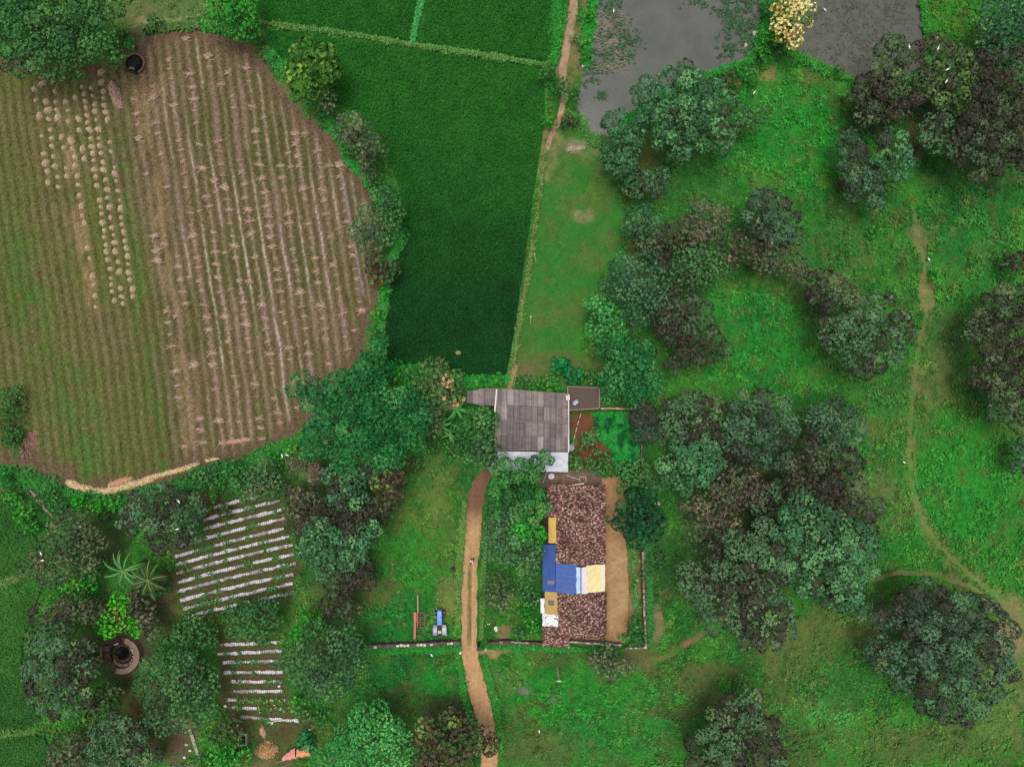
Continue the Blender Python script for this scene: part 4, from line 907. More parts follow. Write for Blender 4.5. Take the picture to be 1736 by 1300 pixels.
ob = root('outbuilding', P(989, 675), 'small flat roofed concrete outbuilding with a rim', 'outbuilding')
m = MB(); walls(m, 963.5, 657, 1013, 691, 2.55, lin((140, 126, 116))); at0(m.build('wall', 'cement', ob))
m = MB(); Q4 = [P(962,655,2.7), P(1016,657.5,2.7), P(1016,692,2.7), P(962.5,695,2.7)]; L4 = [(x, y, 2.56) for x, y, _ in Q4]
m.hexa(L4[::-1], Q4[::-1], lin((88, 75, 70))); at0(m.build('flat_roof', 'cement', ob))
m = MB(); rim = lin((134, 112, 102))
for i in range(4):
    a = Vector(Q4[i]); b = Vector(Q4[(i + 1) % 4]); d = (b - a).normalized() * .06; m.bar(a + d + Vector((0, 0, .1)), b - d + Vector((0, 0, .1)), .16, .24, rim * random.uniform(.85, 1.1))
at0(m.build('roof_rim', 'cement', ob))

# tiles
TILEC = [((98,64,58),.30),((124,84,74),.24),((150,112,100),.16),((74,52,50),.16),((196,164,150),.12),((184,128,100),.06)]
def tiles(m, x0, y0, x1, y1, zf, dirx, seed, dark=1.0):
    """jumbled half-round clay tiles over a px rectangle; zf(px) gives roof height; rows run down the slope (x)"""
    a = P(x0, y0, 3.2); b = P(x1, y1, 3.2); W_ = b[0] - a[0]; H_ = a[1] - b[1]; du = .185; dv = .15
    cols = np.array([lin(c) for c, w in TILEC]); w = np.array([w for c, w in TILEC]); w /= w.sum()
    nx = int(W_ / du); ny = int(H_ / dv)
    for i in range(nx + 1):
        for j in range(ny + 1):
            X = a[0] + min(W_, (i + .5 * random.uniform(.85, 1.15)) * W_ / (nx + 1)); Y = a[1] - min(H_, (j + random.uniform(.36, .64)) * H_ / (ny + 1))
            pxx = X / (S * (D - 3.2) / D) + 868; z = zf(pxx)
            sl = (zf(pxx + 1) - zf(pxx - 1)) / (2 * S)
            r = random.gauss(0, .08) if random.random() < .92 else random.gauss(0, .5)
            ca, sa = math.cos(r), math.sin(r); l = .125; wd = .078
            c = cols[rng.choice(len(w), p=w)] * random.uniform(.8, 1.2) * dark
            nz = vnoise(np.array([X * .9]), np.array([Y * .9]), 5)[0]; c = (c * .8 + c.mean() * .2) * (.74 + .5 * nz)
            def pt(u, v, h): return (X + u * ca - v * sa, Y + u * sa + v * ca, z + h + (u * ca) * sl + .012 + dirx * u * .14)
            pr = [(-1, 0), (-.55, .055), (0, .075), (.55, .055), (1, 0)]
            for (v0, h0), (v1, h1) in zip(pr, pr[1:]):
                m.face([pt(-l, v0 * wd, h0), pt(l, v0 * wd, h0), pt(l, v1 * wd, h1), pt(-l, v1 * wd, h1)], c)
def deck(m, x0, y0, x1, y1, zf, xs):
    xs = [x0] + [x for x in xs if x0 < x < x1] + [x1]
    for p, q in zip(xs, xs[1:]):
        pp = []
        for X, Y in ((p, y1), (q, y1), (q, y0), (p, y0)):
            z = zf(X); x, y, _ = P(X, Y, 3.2); pp.append((x, y, z))
        m.hexa([(a, b, c - .1) for a, b, c in pp], pp, lin((62, 44, 40)))
RX = 985
def zg(x): return (2.75 + (x - 943) / (RX - 943) * .95) if x < RX else (2.75 + (1028 - x) / (1028 - RX) * .95)
def zl(x): return 2.75 - (943 - x) * .016 if x < 943 else 2.75
th = root('tiled_house', P(975, 955), 'long clay tiled house patched with blue and cream sheets', 'house')
m = MB(); walls(m, 948, 830, 1018, 1074, 2.45, lin((158, 128, 98))); at0(m.build('wall', 'cement', th))
for nm, x0, x1, y0, y1, zf in (('north_tile_roof', 941, 1027, 822, 957, zg), ('south_tile_roof', 945, 1029, 1004, 1081, zg)):
    m = MB(); deck(m, x0, y0, x1, y1, zf, [RX]); tiles(m, x0, y0, RX, y1, zf, 1, 1); tiles(m, RX, y0, x1, y1, zf, -1, 2, 1.0 if y0 < 900 else .92); at0(m.build(nm, 'clay', th))
m = MB(); deck(m, 943, 957.2, 1027, 1003.8, zg, [RX]); deck(m, 921, 878, 942.8, 1062, zl, []); at0(m.build('roof_deck', 'clay', th))
m = MB(); deck(m, 928, 822, 940.8, 877.8, zl, []); tiles(m, 928, 822, 941, 877, zl, 1, 3, 1.1); at0(m.build('west_tile_roof', 'clay', th))
m = MB(); za = lambda x: 2.3 - (966 - x) * .008; deck(m, 921, 1063, 966, 1102, za, []); tiles(m, 921, 1063, 966, 1102, za, 1, 4, .95); at0(m.build('annex_tile_roof', 'clay', th))
m = MB(); walls(m, 926, 1067, 960, 1095, 1.8, lin((150, 122, 98))); at0(m.build('annex_wall', 'cement', th))

# sheets lying on the roof, each its own thing
def cloth(name, label, cat, x0, y0, x1, y1, zf, colf, seed, mat='cloth', lift=.19, edge=.6, step=1.0, wr=.05, group=None):
    nx = max(3, int((x1 - x0) / step)); ny = max(3, int((y1 - y0) / step)); V = []; C = []
    for j in range(ny + 1):
        for i in range(nx + 1):
            X = x0 + (x1 - x0) * i / nx; Y = y0 + (y1 - y0) * j / ny
            if i in (0, nx): X += (vnoise(np.array([Y / 5.]), np.array([seed * 1.7 + i]), seed)[0] - .5) * 2 * edge
            if j in (0, ny): Y += (vnoise(np.array([X / 5.]), np.array([seed * 2.7 + j]), seed)[0] - .5) * 2 * edge
            w = fbm(np.array([X / 5.]), np.array([Y / 7.]), seed, 3)[0]
            z = zf(X) + lift + (w - .4) * wr * 2; x, y, _ = P(X, Y, 3.2); V.append((x, y, z)); C.append(np.array(colf(X, Y)) * (.92 + .16 * w))
    V = np.array(V); o_ = V.mean(0); idx = np.arange((nx + 1) * (ny + 1)).reshape(ny + 1, nx + 1)
    F = np.stack([idx[1:, :-1].ravel(), idx[1:, 1:].ravel(), idx[:-1, 1:].ravel(), idx[:-1, :-1].ravel()], 1)
    o = link(name, mesh_np(name, V - o_, F, np.array(C), mat, 4), None, o_); so = o.modifiers.new('thickness', 'SOLIDIFY'); so.thickness = .01
    return tag(o, label, cat, group)
bl = lin((66, 100, 168)); bl2 = lin((56, 84, 146)); wh = lin((218, 220, 228))
cloth('tarpaulin', 'bright blue tarpaulin with sticks lying on it, middle of the tiled roof', 'tarpaulin', 942, 955.5, 977, 1005, zg, lambda x, y: bl, 11)
cloth('tarpaulin', 'long darker blue tarpaulin on the low west roof of the tiled house', 'tarpaulin', 920, 924, 942, 1004, zl, lambda x, y: bl2 if not (985 < y < 992 and 928 < x < 940) else lin((120, 116, 120)), 12)
def stripes(x, y):
    return lin((176, 196, 226)) if x < 982.5 else (lin((128, 130, 136)) if x < 985.5 else lin((214, 206, 222)))
cloth('plastic_sheet', 'pale striped sheet between blue tarpaulin and cream sheet', 'sheet', 976, 959, 995, 1004, zg, stripes, 13, 'film', .22)
cloth('plastic_sheet', 'cream sheet covering the right end of the patched tiled roof', 'sheet', 993, 956.5, 1026.5, 1003, zg, lambda x, y: lin((226, 208, 152)) if x < 1019 else lin((222, 214, 186)), 14, 'cloth', .24)
cloth('plastic_sheet', 'narrow yellow sheet above the long darker blue tarpaulin', 'sheet', 930, 878, 943, 922, zl, lambda x, y: lin((204, 168, 92)), 15, lift=.1, wr=.03)
cloth('plastic_sheet', 'tan sheet with a small grey patch beside the white sacks', 'sheet', 924, 1004.5, 945.5, 1043.5, zl, lambda x, y: lin((104, 98, 104)) if (930 < x < 939.5 and 1019 < y < 1028) else lin((176, 148, 88)), 16, lift=.1, wr=.03)
cloth('white_sack', 'wide white sack sheet above the tiled annex roof', 'sack', 920, 1043, 947, 1064, zl, lambda x, y: lin((226, 224, 226)) if fbm(np.array([x / 2.]), np.array([y / 2.]), 3, 2)[0] < .66 else lin((110, 104, 104)), 17, lift=.13, wr=.05)
cloth('white_sack', 'narrow crumpled white sack hanging left of the tan sheet', 'sack', 916.5, 1017, 923.5, 1042, zl, lambda x, y: lin((224, 220, 224)), 18, lift=.12, wr=.08)
# sticks and stones that hold the blue tarpaulin
for i, (sx, sy, ang, ln) in enumerate([(950,964,.1,1.0),(966,963,-.12,.9),(951,973,-.08,1.1),(967,974,.1,1.0),(951,982,.06,1.1),(968,983,-.1,.9),(950,990,.12,1.0),(967,991,.05,1.1),(952,998,-.06,1.2),(966,999,.12,1.0)]):
    m = MB(); x, y, _ = P(sx, sy, 3.2); z = zg(sx) + .28; dx, dy = math.cos(ang) * ln / 2, math.sin(ang) * ln / 2
    m.tube([(-dx, -dy, -.3 * dx * .28), (0, 0, .03), (dx, dy, .28 * dx)], [.035, .03, .02], lin((168, 112, 100)), 6)
    m.tube([(0, 0, .02), (dx * .5, dy + random.uniform(-.2, .2), .04)], [.022, .012], lin((140, 90, 80)), 5)
    tag(m.build('stick', 'bark', None, (x, y, z + .04)), 'dry brown stick weighing down the bright blue tarpaulin', 'stick', 'sticks on the blue tarpaulin')

# ---------- compound walls ----------
def rubble_wall(label, line, h, th, cap, body, seed, broken=.5):
    line = [(868 + (x - 868) * (D - h) / D, 650 + (y - 650) * (D - h) / D) for x, y in line]; o0 = P(*line[0]); r_ = root('compound_wall', o0, label, 'wall'); m = MB(); k = MB(); rnd = random.Random(seed)
    for a, b in zip(line, line[1:]):
        A = Vector(P(*a)) - Vector(o0); B = Vector(P(*b)) - Vector(o0); L_ = (B - A).length; n = max(1, int(L_ / .45)); d = (B - A) / n; ang = math.atan2(d.y, d.x)
        for i in range(n):
            c = A + d * (i + .5); hh = h * rnd.uniform(.86, 1.08); m.box((c.x, c.y, hh / 2), (d.length - .004, th * rnd.uniform(.9, 1.1), hh), lin(body) * rnd.uniform(.75, 1.2), ang)
            if rnd.random() > broken: k.box((c.x, c.y + rnd.uniform(-.04, .04), hh + .035), (d.length * rnd.uniform(.7, .98), th * rnd.uniform(.5, .9), .06), lin(cap) * rnd.uniform(.75, 1.15), ang + rnd.uniform(-.06, .06))
    m.build('masonry', 'cement', r_)
    if k.v: k.build('coping', 'cement', r_)
    return r_
rubble_wall('old rubble wall west of the dirt track below the blue tractor', [(626,1097),(660,1095),(700,1094),(740,1091.5),(780,1090)], 1.2, .42, (196,184,170), (96,84,82), 1, .45)
rubble_wall('low wall stretch between the dirt track and the tiled annex', [(826,1090),(860,1088),(920,1091)], .9, .28, (160,140,134), (84,68,66), 2, .4)
rubble_wall('wall stretch right below the sandy yard', [(966,1088),(1000,1090),(1054,1094)], 1.1, .24, (196,180,166), (130,116,104), 3, .3)
rubble_wall('short wall piece at the lower right corner of the compound', [(1060,1099),(1080,1099),(1097,1097)], .9, .26, (206,186,170), (120,100,92), 4, .4)
rubble_wall('east compound wall along the dirt strip', [(1090,935),(1091,980),(1092.5,1040),(1095,1095)], 1.2, .3, (170,146,132), (112,92,82), 5, .4)
rubble_wall('thin pinkish wall right of the flat roofed outbuilding', [(1018,692),(1050,692.5),(1072,693.5)], 1.4, .2, (196,166,150), (150,122,108), 6, .2)
rubble_wall('reddish wall on the east side of the fenced garden', [(1087,742),(1088,775),(1088.5,800)], 1.2, .22, (140,104,92), (112,76,66), 7, .5)
m = MB(); m.bar((0, 0, 0), (0, 0, 2.6), .14, .14, lin((196, 190, 182))); m.box((0, 0, 2.62), (.26, .26, .05), lin((210, 204, 196))); tag(m.build('gate_post', 'paint', None, P(783, 1094)), 'thin white gate post at the track end of the rubble wall', 'post')
m = MB(); m.bar((0, 0, 0), (0, 0, 2.0), .3, .3, lin((52, 44, 42))); m.box((0, 0, 2.02), (.4, .4, .06), lin((70, 60, 58))); tag(m.build('gate_post', 'cement', None, P(812, 1089)), 'dark square gate post on the east side of the dirt track', 'post')

# ---------- wells ----------
def ring(m, cx, cy, r0, r1, h, col, n=40, a0=0, a1=2 * math.pi, jit=.0, sx=1, z0=0):
    for i in range(n):
        t0 = a0 + (a1 - a0) * i / n; t1 = a0 + (a1 - a0) * (i + 1) / n; hh = h * random.uniform(1 - jit, 1)
        p = lambda t, r, z: (cx + math.cos(t) * r * sx, cy + math.sin(t) * r, z)
        m.hexa([p(t0, r0, z0), p(t0, r1, z0), p(t1, r1, z0), p(t1, r0, z0)], [p(t0, r0, hh), p(t0, r1, hh), p(t1, r1, hh), p(t1, r0, hh)], col * random.uniform(.85, 1.12))
w1 = root('round_well', P(231, 110), 'round open well with black water at the top of the brown field', 'well')
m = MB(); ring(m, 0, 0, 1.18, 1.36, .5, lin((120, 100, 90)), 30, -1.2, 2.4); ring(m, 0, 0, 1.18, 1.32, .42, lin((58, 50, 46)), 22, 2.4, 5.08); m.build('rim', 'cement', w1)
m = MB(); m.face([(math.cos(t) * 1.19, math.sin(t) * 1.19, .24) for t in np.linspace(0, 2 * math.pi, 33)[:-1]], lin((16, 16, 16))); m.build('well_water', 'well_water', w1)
for i in range(7):
    pass
w2 = root('stone_well', P(212, 1107), 'old round stone well with a broad curved rim and dark shaft', 'well')
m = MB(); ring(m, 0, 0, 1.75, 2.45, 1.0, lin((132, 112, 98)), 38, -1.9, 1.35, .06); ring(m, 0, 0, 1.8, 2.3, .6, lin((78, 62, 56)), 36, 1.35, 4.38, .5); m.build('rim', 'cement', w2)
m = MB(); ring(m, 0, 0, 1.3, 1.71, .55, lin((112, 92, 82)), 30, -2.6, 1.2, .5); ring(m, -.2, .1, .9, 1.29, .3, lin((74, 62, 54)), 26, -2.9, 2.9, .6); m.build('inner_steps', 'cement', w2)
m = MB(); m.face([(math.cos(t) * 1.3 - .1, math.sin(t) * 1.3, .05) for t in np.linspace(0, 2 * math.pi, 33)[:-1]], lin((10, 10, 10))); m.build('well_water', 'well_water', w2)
m = MB(); m.box((-2.75, .1, .45), (.25, 2.1, .9), lin((112, 98, 84))); m.box((-2.2, .9, .35), (.9, .6, .7), lin((84, 70, 66))); m.box((-2.3, -.2, .2), (.6, 1.4, .4), lin((70, 58, 54))); m.build('side_platform', 'cement', w2)
m = MB(); rr = random.Random(5)
for i in range(14):
    t = rr.uniform(-2.2, .8); q = rr.uniform(1.35, 1.7); m.ell((math.cos(t) * q, math.sin(t) * q, .58), (rr.uniform(.05, .14), rr.uniform(.05, .1), .06), lin((200, 192, 182)) * rr.uniform(.6, 1), 6, 4)
m.bar((-.9, 1.5, 1.0), (-.3, 1.75, 1.05), .14, .1, lin((190, 180, 160))); m.bar((1.3, .8, .7), (1.45, .35, .7), .1, .08, lin((190, 182, 170))); m.build('loose_stones', 'cement', w2)
tk = root('water_tank', P(414, 1249), 'small rectangular concrete water tank with a dark inside', 'tank')
m = MB(); cc = lin((170, 162, 152))
for a, b in (((-.52, -.8), (-.52, .8)), ((.52, -.8), (.52, .8)), ((-.45, .74), (.45, .74)), ((-.45, -.74), (.45, -.74))): m.bar((*a, .35), (*b, .35), .13, .7, cc * random.uniform(.85, 1.05))
m.build('tank_wall', 'cement', tk)
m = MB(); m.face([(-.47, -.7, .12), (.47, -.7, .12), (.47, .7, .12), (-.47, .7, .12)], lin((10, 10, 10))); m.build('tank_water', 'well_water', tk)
m = MB(); m.bar((0, 0, .12), (-1.15, 3.5, .12), .42, .24, lin((158, 148, 138))); tag(m.build('concrete_kerb', 'cement', None, P(337, 1278)), 'long grey concrete edge beside the rubbish strewn soil', 'kerb')
m = MB(); m.bar((0, 0, .2), (3.2, 0.02, .2), .16, .4, lin((196, 180, 170))); m.box((3.5, 0, .3), (.3, .5, .6), lin((170, 190, 176))); tag(m.build('low_wall', 'cement', None, P(286, 1298)), 'low pale wall at the bottom edge below the rubbish', 'wall')

# ---------- satellite dishes ----------
def dish(label, px, py, z, r, tilt, az, col=(198, 198, 206)):
    t = root('satellite_dish', P(px, py, z), label, 'dish', rz=az); m = MB(); n = 18; M = Matrix.Rotation(tilt, 3, 'X')
    for j in range(5):
        for i in range(n):
            p = []
            for jj, ii in ((j, i), (j + 1, i), (j + 1, i + 1), (j, i + 1)):
                q = r * jj / 5; a = 2 * math.pi * ii / n; v = M @ Vector((q * math.cos(a), q * math.sin(a), .35 * q * q / r)); p.append(v + Vector((0, 0, .55)))
            m.face(p, lin(col) * (.8 + .04 * j))
    m.build('reflector', 'paint', t)
    m = MB(); m.tube([(0, 0, 0), (0, 0, .55)], .035, lin((120, 120, 124)), 8); m.box((0, 0, .02), (.3, .3, .04), lin((110, 110, 112))); m.build('mast', 'paint', t)
    m = MB(); e = M @ Vector((0, -.2 * r, .9 * r)) + Vector((0, 0, .55)); s_ = M @ Vector((0, -r, .35 * r)) + Vector((0, 0, .55)); m.tube([s_, e], .02, lin((130, 130, 134)), 6); m.ell(e, (.06, .06, .08), lin((90, 90, 96)), 8, 5); m.build('feed_arm', 'paint', t)
dish('grey satellite dish on the flat roofed outbuilding', 974, 681, 2.71, .42, .7, .7)
dish('round satellite dish standing in the soil bed by the grey roof', 967.5, 757, .02, .5, .35, -.6, (186, 190, 200))
dish('white satellite dish in the courtyard under the porch edge', 934, 805.5, .03, .42, .25, .3, (222, 222, 228))

# ---------- loose long things ----------
def pole(name, label, cat, a, b, r, col, mat='paint', mid=None, group=None):
    A = Vector(P(*a)); B = Vector(P(*b)); m = MB(); pts = [Vector((0, 0, 0)), B - A] if mid is None else [Vector((0, 0, 0)), (B - A) / 2 + Vector(mid), B - A]
    m.tube(pts, r, lin(col), 8); return tag(m.build(name, mat, None, A), label, cat, group)
m = MB(); A = Vector(P(986, 697, 1.2)); B = Vector(P(971, 753, .8)); n = 14
for i in range(n):
    a = A.lerp(B, i / n); b = A.lerp(B, (i + .96) / n); sag = lambda t: Vector((0, 0, -.5 * math.sin(math.pi * t)))
    m.tube([a + sag(i / n) - A, b + sag((i + 1) / n) - A], .045, lin((214, 206, 202)) if i % 3 else lin((120, 96, 86)), 6)
tag(m.build('pipe', 'paint', None, A), 'thin white and brown pipe running from outbuilding to the soil bed dish', 'pipe')
pole('pole', 'pale pinkish pole lying crossed in the courtyard by the tiled roof', 'pole', (960, 805, .15), (984, 814, .4), .05, (214, 186, 196), group=None)
pole('pole', 'second pale pole crossing the pinkish one in the courtyard', 'pole', (966, 806, .35), (974.5, 815, .2), .035, (190, 160, 172))
pole('wooden_beam', 'short whitish beam on the upper edge of the tiled roof', 'beam', (969, 822.5, 3.25), (990, 819.5, 3.55), .09, (206, 184, 176), 'bark')
pole('pole', 'thin white pole leaning under the porch corner tree', 'pole', (927, 801, 1.6), (920.5, 818, .1), .045, (206, 196, 206))
pole('pole', 'upright wooden rail between courtyard and tiled roof', 'pole', (955.8, 803, .1), (955.8, 822, .3), .05, (168, 138, 110), 'bark')
fr = MB()
for x in (946, 948.5, 951): fr.bar(Vector(P(x, 811, .1)) - Vector(P(948, 816)), Vector(P(x, 822, .5)) - Vector(P(948, 816)), .07, .06, lin((130, 92, 66)))
tag(fr.build('ladder', 'bark', None, P(948, 816)), 'brown wooden slats leaning on the tiled roof edge', 'ladder')
fr = MB(); a0 = Vector(P(988, 813)); 
for p, q in (((982, 808), (993, 808)), ((993, 808), (993, 818)), ((982, 808), (983, 818))): fr.bar(Vector(P(*p, .12)) - a0, Vector(P(*q, .12)) - a0, .12, .2, lin((176, 158, 134)))
tag(fr.build('brick_edging', 'cement', None, a0), 'square brick edging on the courtyard floor', 'edging')
pole('wooden_post', 'orange brown stump beside the small leafy tree in the soil bed', 'stump', (1011, 747, 0), (1011.5, 757, .9), .11, (176, 116, 76), 'bark')
# utility pole below the compound
up = root('utility_pole', P(944.5, 1131), 'tall pale utility pole with a cross arm in the bottom meadow', 'pole')
m = MB(); top = Vector(P(948, 1154, 4.3)) - Vector(P(944.5, 1131)); m.tube([(0, 0, 0), top], [.13, .085], lin((196, 200, 176)), 10); m.build('shaft', 'cement', up)
m = MB(); m.bar(top + Vector((-.28, 0, .03)), top + Vector((.28, 0, .03)), .14, .1, lin((206, 210, 190))); m.build('cross_arm', 'paint', up)
m = MB()
for s_ in (-.22, .22): m.ell(top + Vector((s_, 0, .14)), (.05, .05, .08), lin((190, 190, 180)), 8, 6)
m.build('insulators', 'paint', up)
for i, (a, b, l) in enumerate([((906, 431), (909, 445), 'short weathered stake in the upper middle of the lawn strip'), ((900, 537), (899.5, 550), 'short pale stake in the lower half of the lawn strip')]):
    A = Vector(P(*a)); m = MB(); B = Vector(P(*b)) - A; m.tube([(0, 0, .04), B + Vector((0, 0, .05))], [.05, .04], lin((176, 156, 122)), 6); m.ell((0, 0, .08), (.14, .12, .1), lin((206, 198, 170)), 8, 5); tag(m.build('stake', 'bark', None, A), l, 'stake')
# logs
def log(label, a, b, r, seed):
    A = Vector(P(*a, r)); B = Vector(P(*b, r)) - A; m = MB(); rn = random.Random(seed); n = 7
    m.tube([B * (i / n) + Vector((rn.uniform(-.05, .05), rn.uniform(-.05, .05), 0)) for i in range(n + 1)], [r * rn.uniform(.8, 1.1) for _ in range(n + 1)], lin((142, 124, 116)), 9)
    for k in range(2):
        p = B * rn.uniform(.2, .8); m.tube([p, p + Vector((rn.uniform(-.4, .4), rn.uniform(-.4, .4), .25))], [r * .4, r * .2], lin((126, 108, 100)), 6)
    tag(m.build('log', 'bark', None, A), label, 'log')
log('upper fallen grey log at the left edge, closest to the field', (40, 819), (63, 841), .16, 1)
log('darker log lying against the upper fallen grey log', (43, 822), (60, 842), .13, 2)
log('lower fallen grey log pointing at the olive green tree', (62, 847), (91, 877), .15, 3)
log('split log beside the lower fallen grey log', (67, 846), (76, 859), .12, 4)
log('pale thin log at the left edge under the round bush', (-5, 832), (12, 829), .09, 5)
# ---------- tractor ----------
def wheel(m, c, r, w, tyre, rimc, ang=0):
    n = 20; ax = Vector((math.cos(ang), math.sin(ang), 0)); c = Vector(c); f = Vector((-math.sin(ang), math.cos(ang), 0))
    def p(t, q, s): return c + f * math.cos(t) * q + Vector((0, 0, 1)) * math.sin(t) * q + ax * s
    for i in range(n):
        a, b = 2 * math.pi * i / n, 2 * math.pi * (i + 1) / n; rr = r * (1.03 if i % 2 else .96)
        m.face([p(a, rr, -w / 2), p(b, rr, -w / 2), p(b, rr, w / 2), p(a, rr, w / 2)], tyre)
        for s in (-1, 1):
            m.face([p(a, rr, s * w / 2), p(b, rr, s * w / 2), p(b, r * .55, s * w * .45), p(a, r * .55, s * w * .45)], tyre)
            m.face([p(a, r * .55, s * w * .45), p(b, r * .55, s * w * .45), p(b, 0, s * w * .3), p(a, 0, s * w * .3)], rimc)
tr = root('tractor', P(746.8, 1052), 'small blue farm tractor parked on the grass by the dirt track', 'tractor', rz=.02)
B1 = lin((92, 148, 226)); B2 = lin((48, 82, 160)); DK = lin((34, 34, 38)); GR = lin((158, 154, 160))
m = MB()   # hood: rounded, tapering to the front (+y)
secs = [(1.78,.24,1.05),(1.66,.36,1.16),(1.2,.40,1.24),(.5,.41,1.3),(-.1,.40,1.34)]
for (y0, w0, z0), (y1, w1, z1) in zip(secs, secs[1:]):
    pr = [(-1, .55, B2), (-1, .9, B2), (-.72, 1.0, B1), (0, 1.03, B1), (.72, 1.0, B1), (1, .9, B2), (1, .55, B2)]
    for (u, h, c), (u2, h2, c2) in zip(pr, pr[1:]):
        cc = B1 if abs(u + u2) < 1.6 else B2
        m.face([(u * w0, y0, h * z0), (u2 * w0, y0, h2 * z0), (u2 * w1, y1, h2 * z1), (u * w1, y1, h * z1)][::-1], cc)
m.face([(-.24, 1.78, .58), (.24, 1.78, .58), (.24, 1.78, .95), (.17, 1.78, 1.05), (-.17, 1.78, 1.05), (-.24, 1.78, .95)], DK)
m.build('hood', 'paint', tr)
m = MB()
for y in (.15, .4): m.box((0, y, 1.345), (.5, .025, .02), DK)
m.tube([(.22, .9, 1.2), (.22, .9, 1.75)], .035, DK, 8); m.box((0, 1.85, .7), (.6, .12, .28), DK); m.build('exhaust_and_bumper', 'paint', tr)
m = MB(); m.box((0, .5, .62), (.34, 2.3, .32), DK); m.box((0, -1.0, .7), (.5, 1.0, .4), DK); m.box((0, 1.25, .48), (1.1, .1, .1), DK); m.build('chassis', 'paint', tr)
m = MB(); m.box((0, -.62, .95), (.62, .75, .05), DK); m.build('foot_deck', 'paint', tr)
for s_ in (-1, 1):
    m = MB(); n = 8
    for i in range(n):
        t0, t1 = math.pi * (.12 + .62 * i / n), math.pi * (.12 + .62 * (i + 1) / n); q = .82
        y0, z0_ = -.95 + math.cos(t0) * q, .78 + math.sin(t0) * q * .78; y1, z1_ = -.95 + math.cos(t1) * q, .78 + math.sin(t1) * q * .78
        m.hexa([(s_ * .34, y0, z0_ - .03), (s_ * .86, y0, z0_ - .03), (s_ * .86, y1, z1_ - .03), (s_ * .34, y1, z1_ - .03)], [(s_ * .34, y0, z0_), (s_ * .86, y0, z0_), (s_ * .86, y1, z1_), (s_ * .34, y1, z1_)], (GR if s_ < 0 else lin((176, 170, 164))) * random.uniform(.9, 1.1))
    m.box((s_ * .91, -.95, 1.24), (.07, 1.25, .34), B2 if s_ < 0 else B1); f = m.build('fender', 'paint', tr)
for s_ in (-1, 1):
    m = MB(); wheel(m, (s_ * .64, -.95, .68), .68, .36, lin((30, 29, 30)), lin((196, 190, 180))); m.build('rear_wheel', 'paint', tr)
    m = MB(); wheel(m, (s_ * .58, 1.25, .38), .38, .2, lin((36, 34, 34)), lin((190, 186, 176))); m.build('front_wheel', 'paint', tr)
m = MB(); m.box((0, -1.08, 1.28), (.44, .42, .1), lin((188, 182, 170))); m.box((0, -1.3, 1.46), (.42, .08, .36), lin((52, 48, 48)), 0, -.2); m.tube([(0, -1.05, .9), (0, -1.05, 1.24)], .05, DK, 8); m.build('seat', 'cloth', tr)
m = MB(); m.tube([(0, -.18, 1.2), (0, -.42, 1.52)], .03, DK, 8); c = Vector((0, -.42, 1.53))
m.tube([c + Vector((math.cos(t) * .2, math.sin(t) * .19, math.sin(t) * .08)) for t in np.linspace(0, 2 * math.pi, 17)], .022, DK, 6, False); m.build('steering_wheel', 'paint', tr)
m = MB(); m.box((-.22, -1.62, .75), (.08, .5, .08), DK); m.box((.22, -1.62, .75), (.08, .5, .08), DK); m.box((0, -1.85, .6), (.5, .06, .06), DK); m.build('rear_hitch', 'paint', tr)

# ---------- red harrow frame ----------
im = root('harrow', P(709, 1060), 'rusty pinkish red harrow frame with a long drawbar beside the blue tractor', 'harrow')
RD = lin((188, 92, 92)); RD2 = lin((112, 50, 52)); o_ = Vector(P(709, 1060))
q = lambda x, y, z: tuple(Vector(P(x, y, z)) - o_)
m = MB(); m.bar(q(704, 1037, .75), q(704.2, 1053, .75), .36, .3, RD); m.bar(q(704, 1053.4, .74), q(703.2, 1082, .72), .3, .28, RD * .92); m.build('main_beam', 'paint', im)
m = MB(); m.bar(q(708.5, 1009, .35), q(708.5, 1037, .6), .16, .14, lin((150, 98, 66))); m.bar(q(708.5, 1037, .6), q(708, 1060, .6), .12, .12, RD * .8); m.box(q(708.4, 1011, .4), (.22, .5, .12), lin((158, 96, 64))); m.build('drawbar', 'paint', im)
m = MB()
for a, b in (((706, 1038), (720, 1037.5)), ((720, 1037.5), (720.5, 1063)), ((707, 1063), (720.5, 1063)), ((713, 1038), (713.5, 1063)), ((705, 1077), (714, 1077)), ((705, 1046), (720, 1046)), ((705, 1054), (720, 1054))): m.bar(q(*a, .55), q(*b, .55), .1, .1, RD2 * random.uniform(.8, 1.2))
m.build('side_frame', 'paint', im)
m = MB()
for x in (708, 713.5, 720):
    for y in (1038, 1046, 1054, 1062): m.tube([q(x, y, .55), q(x, y + 1.5, .02)], [.035, .02], lin((88, 60, 54)), 6)
m.build('tines', 'paint', im)

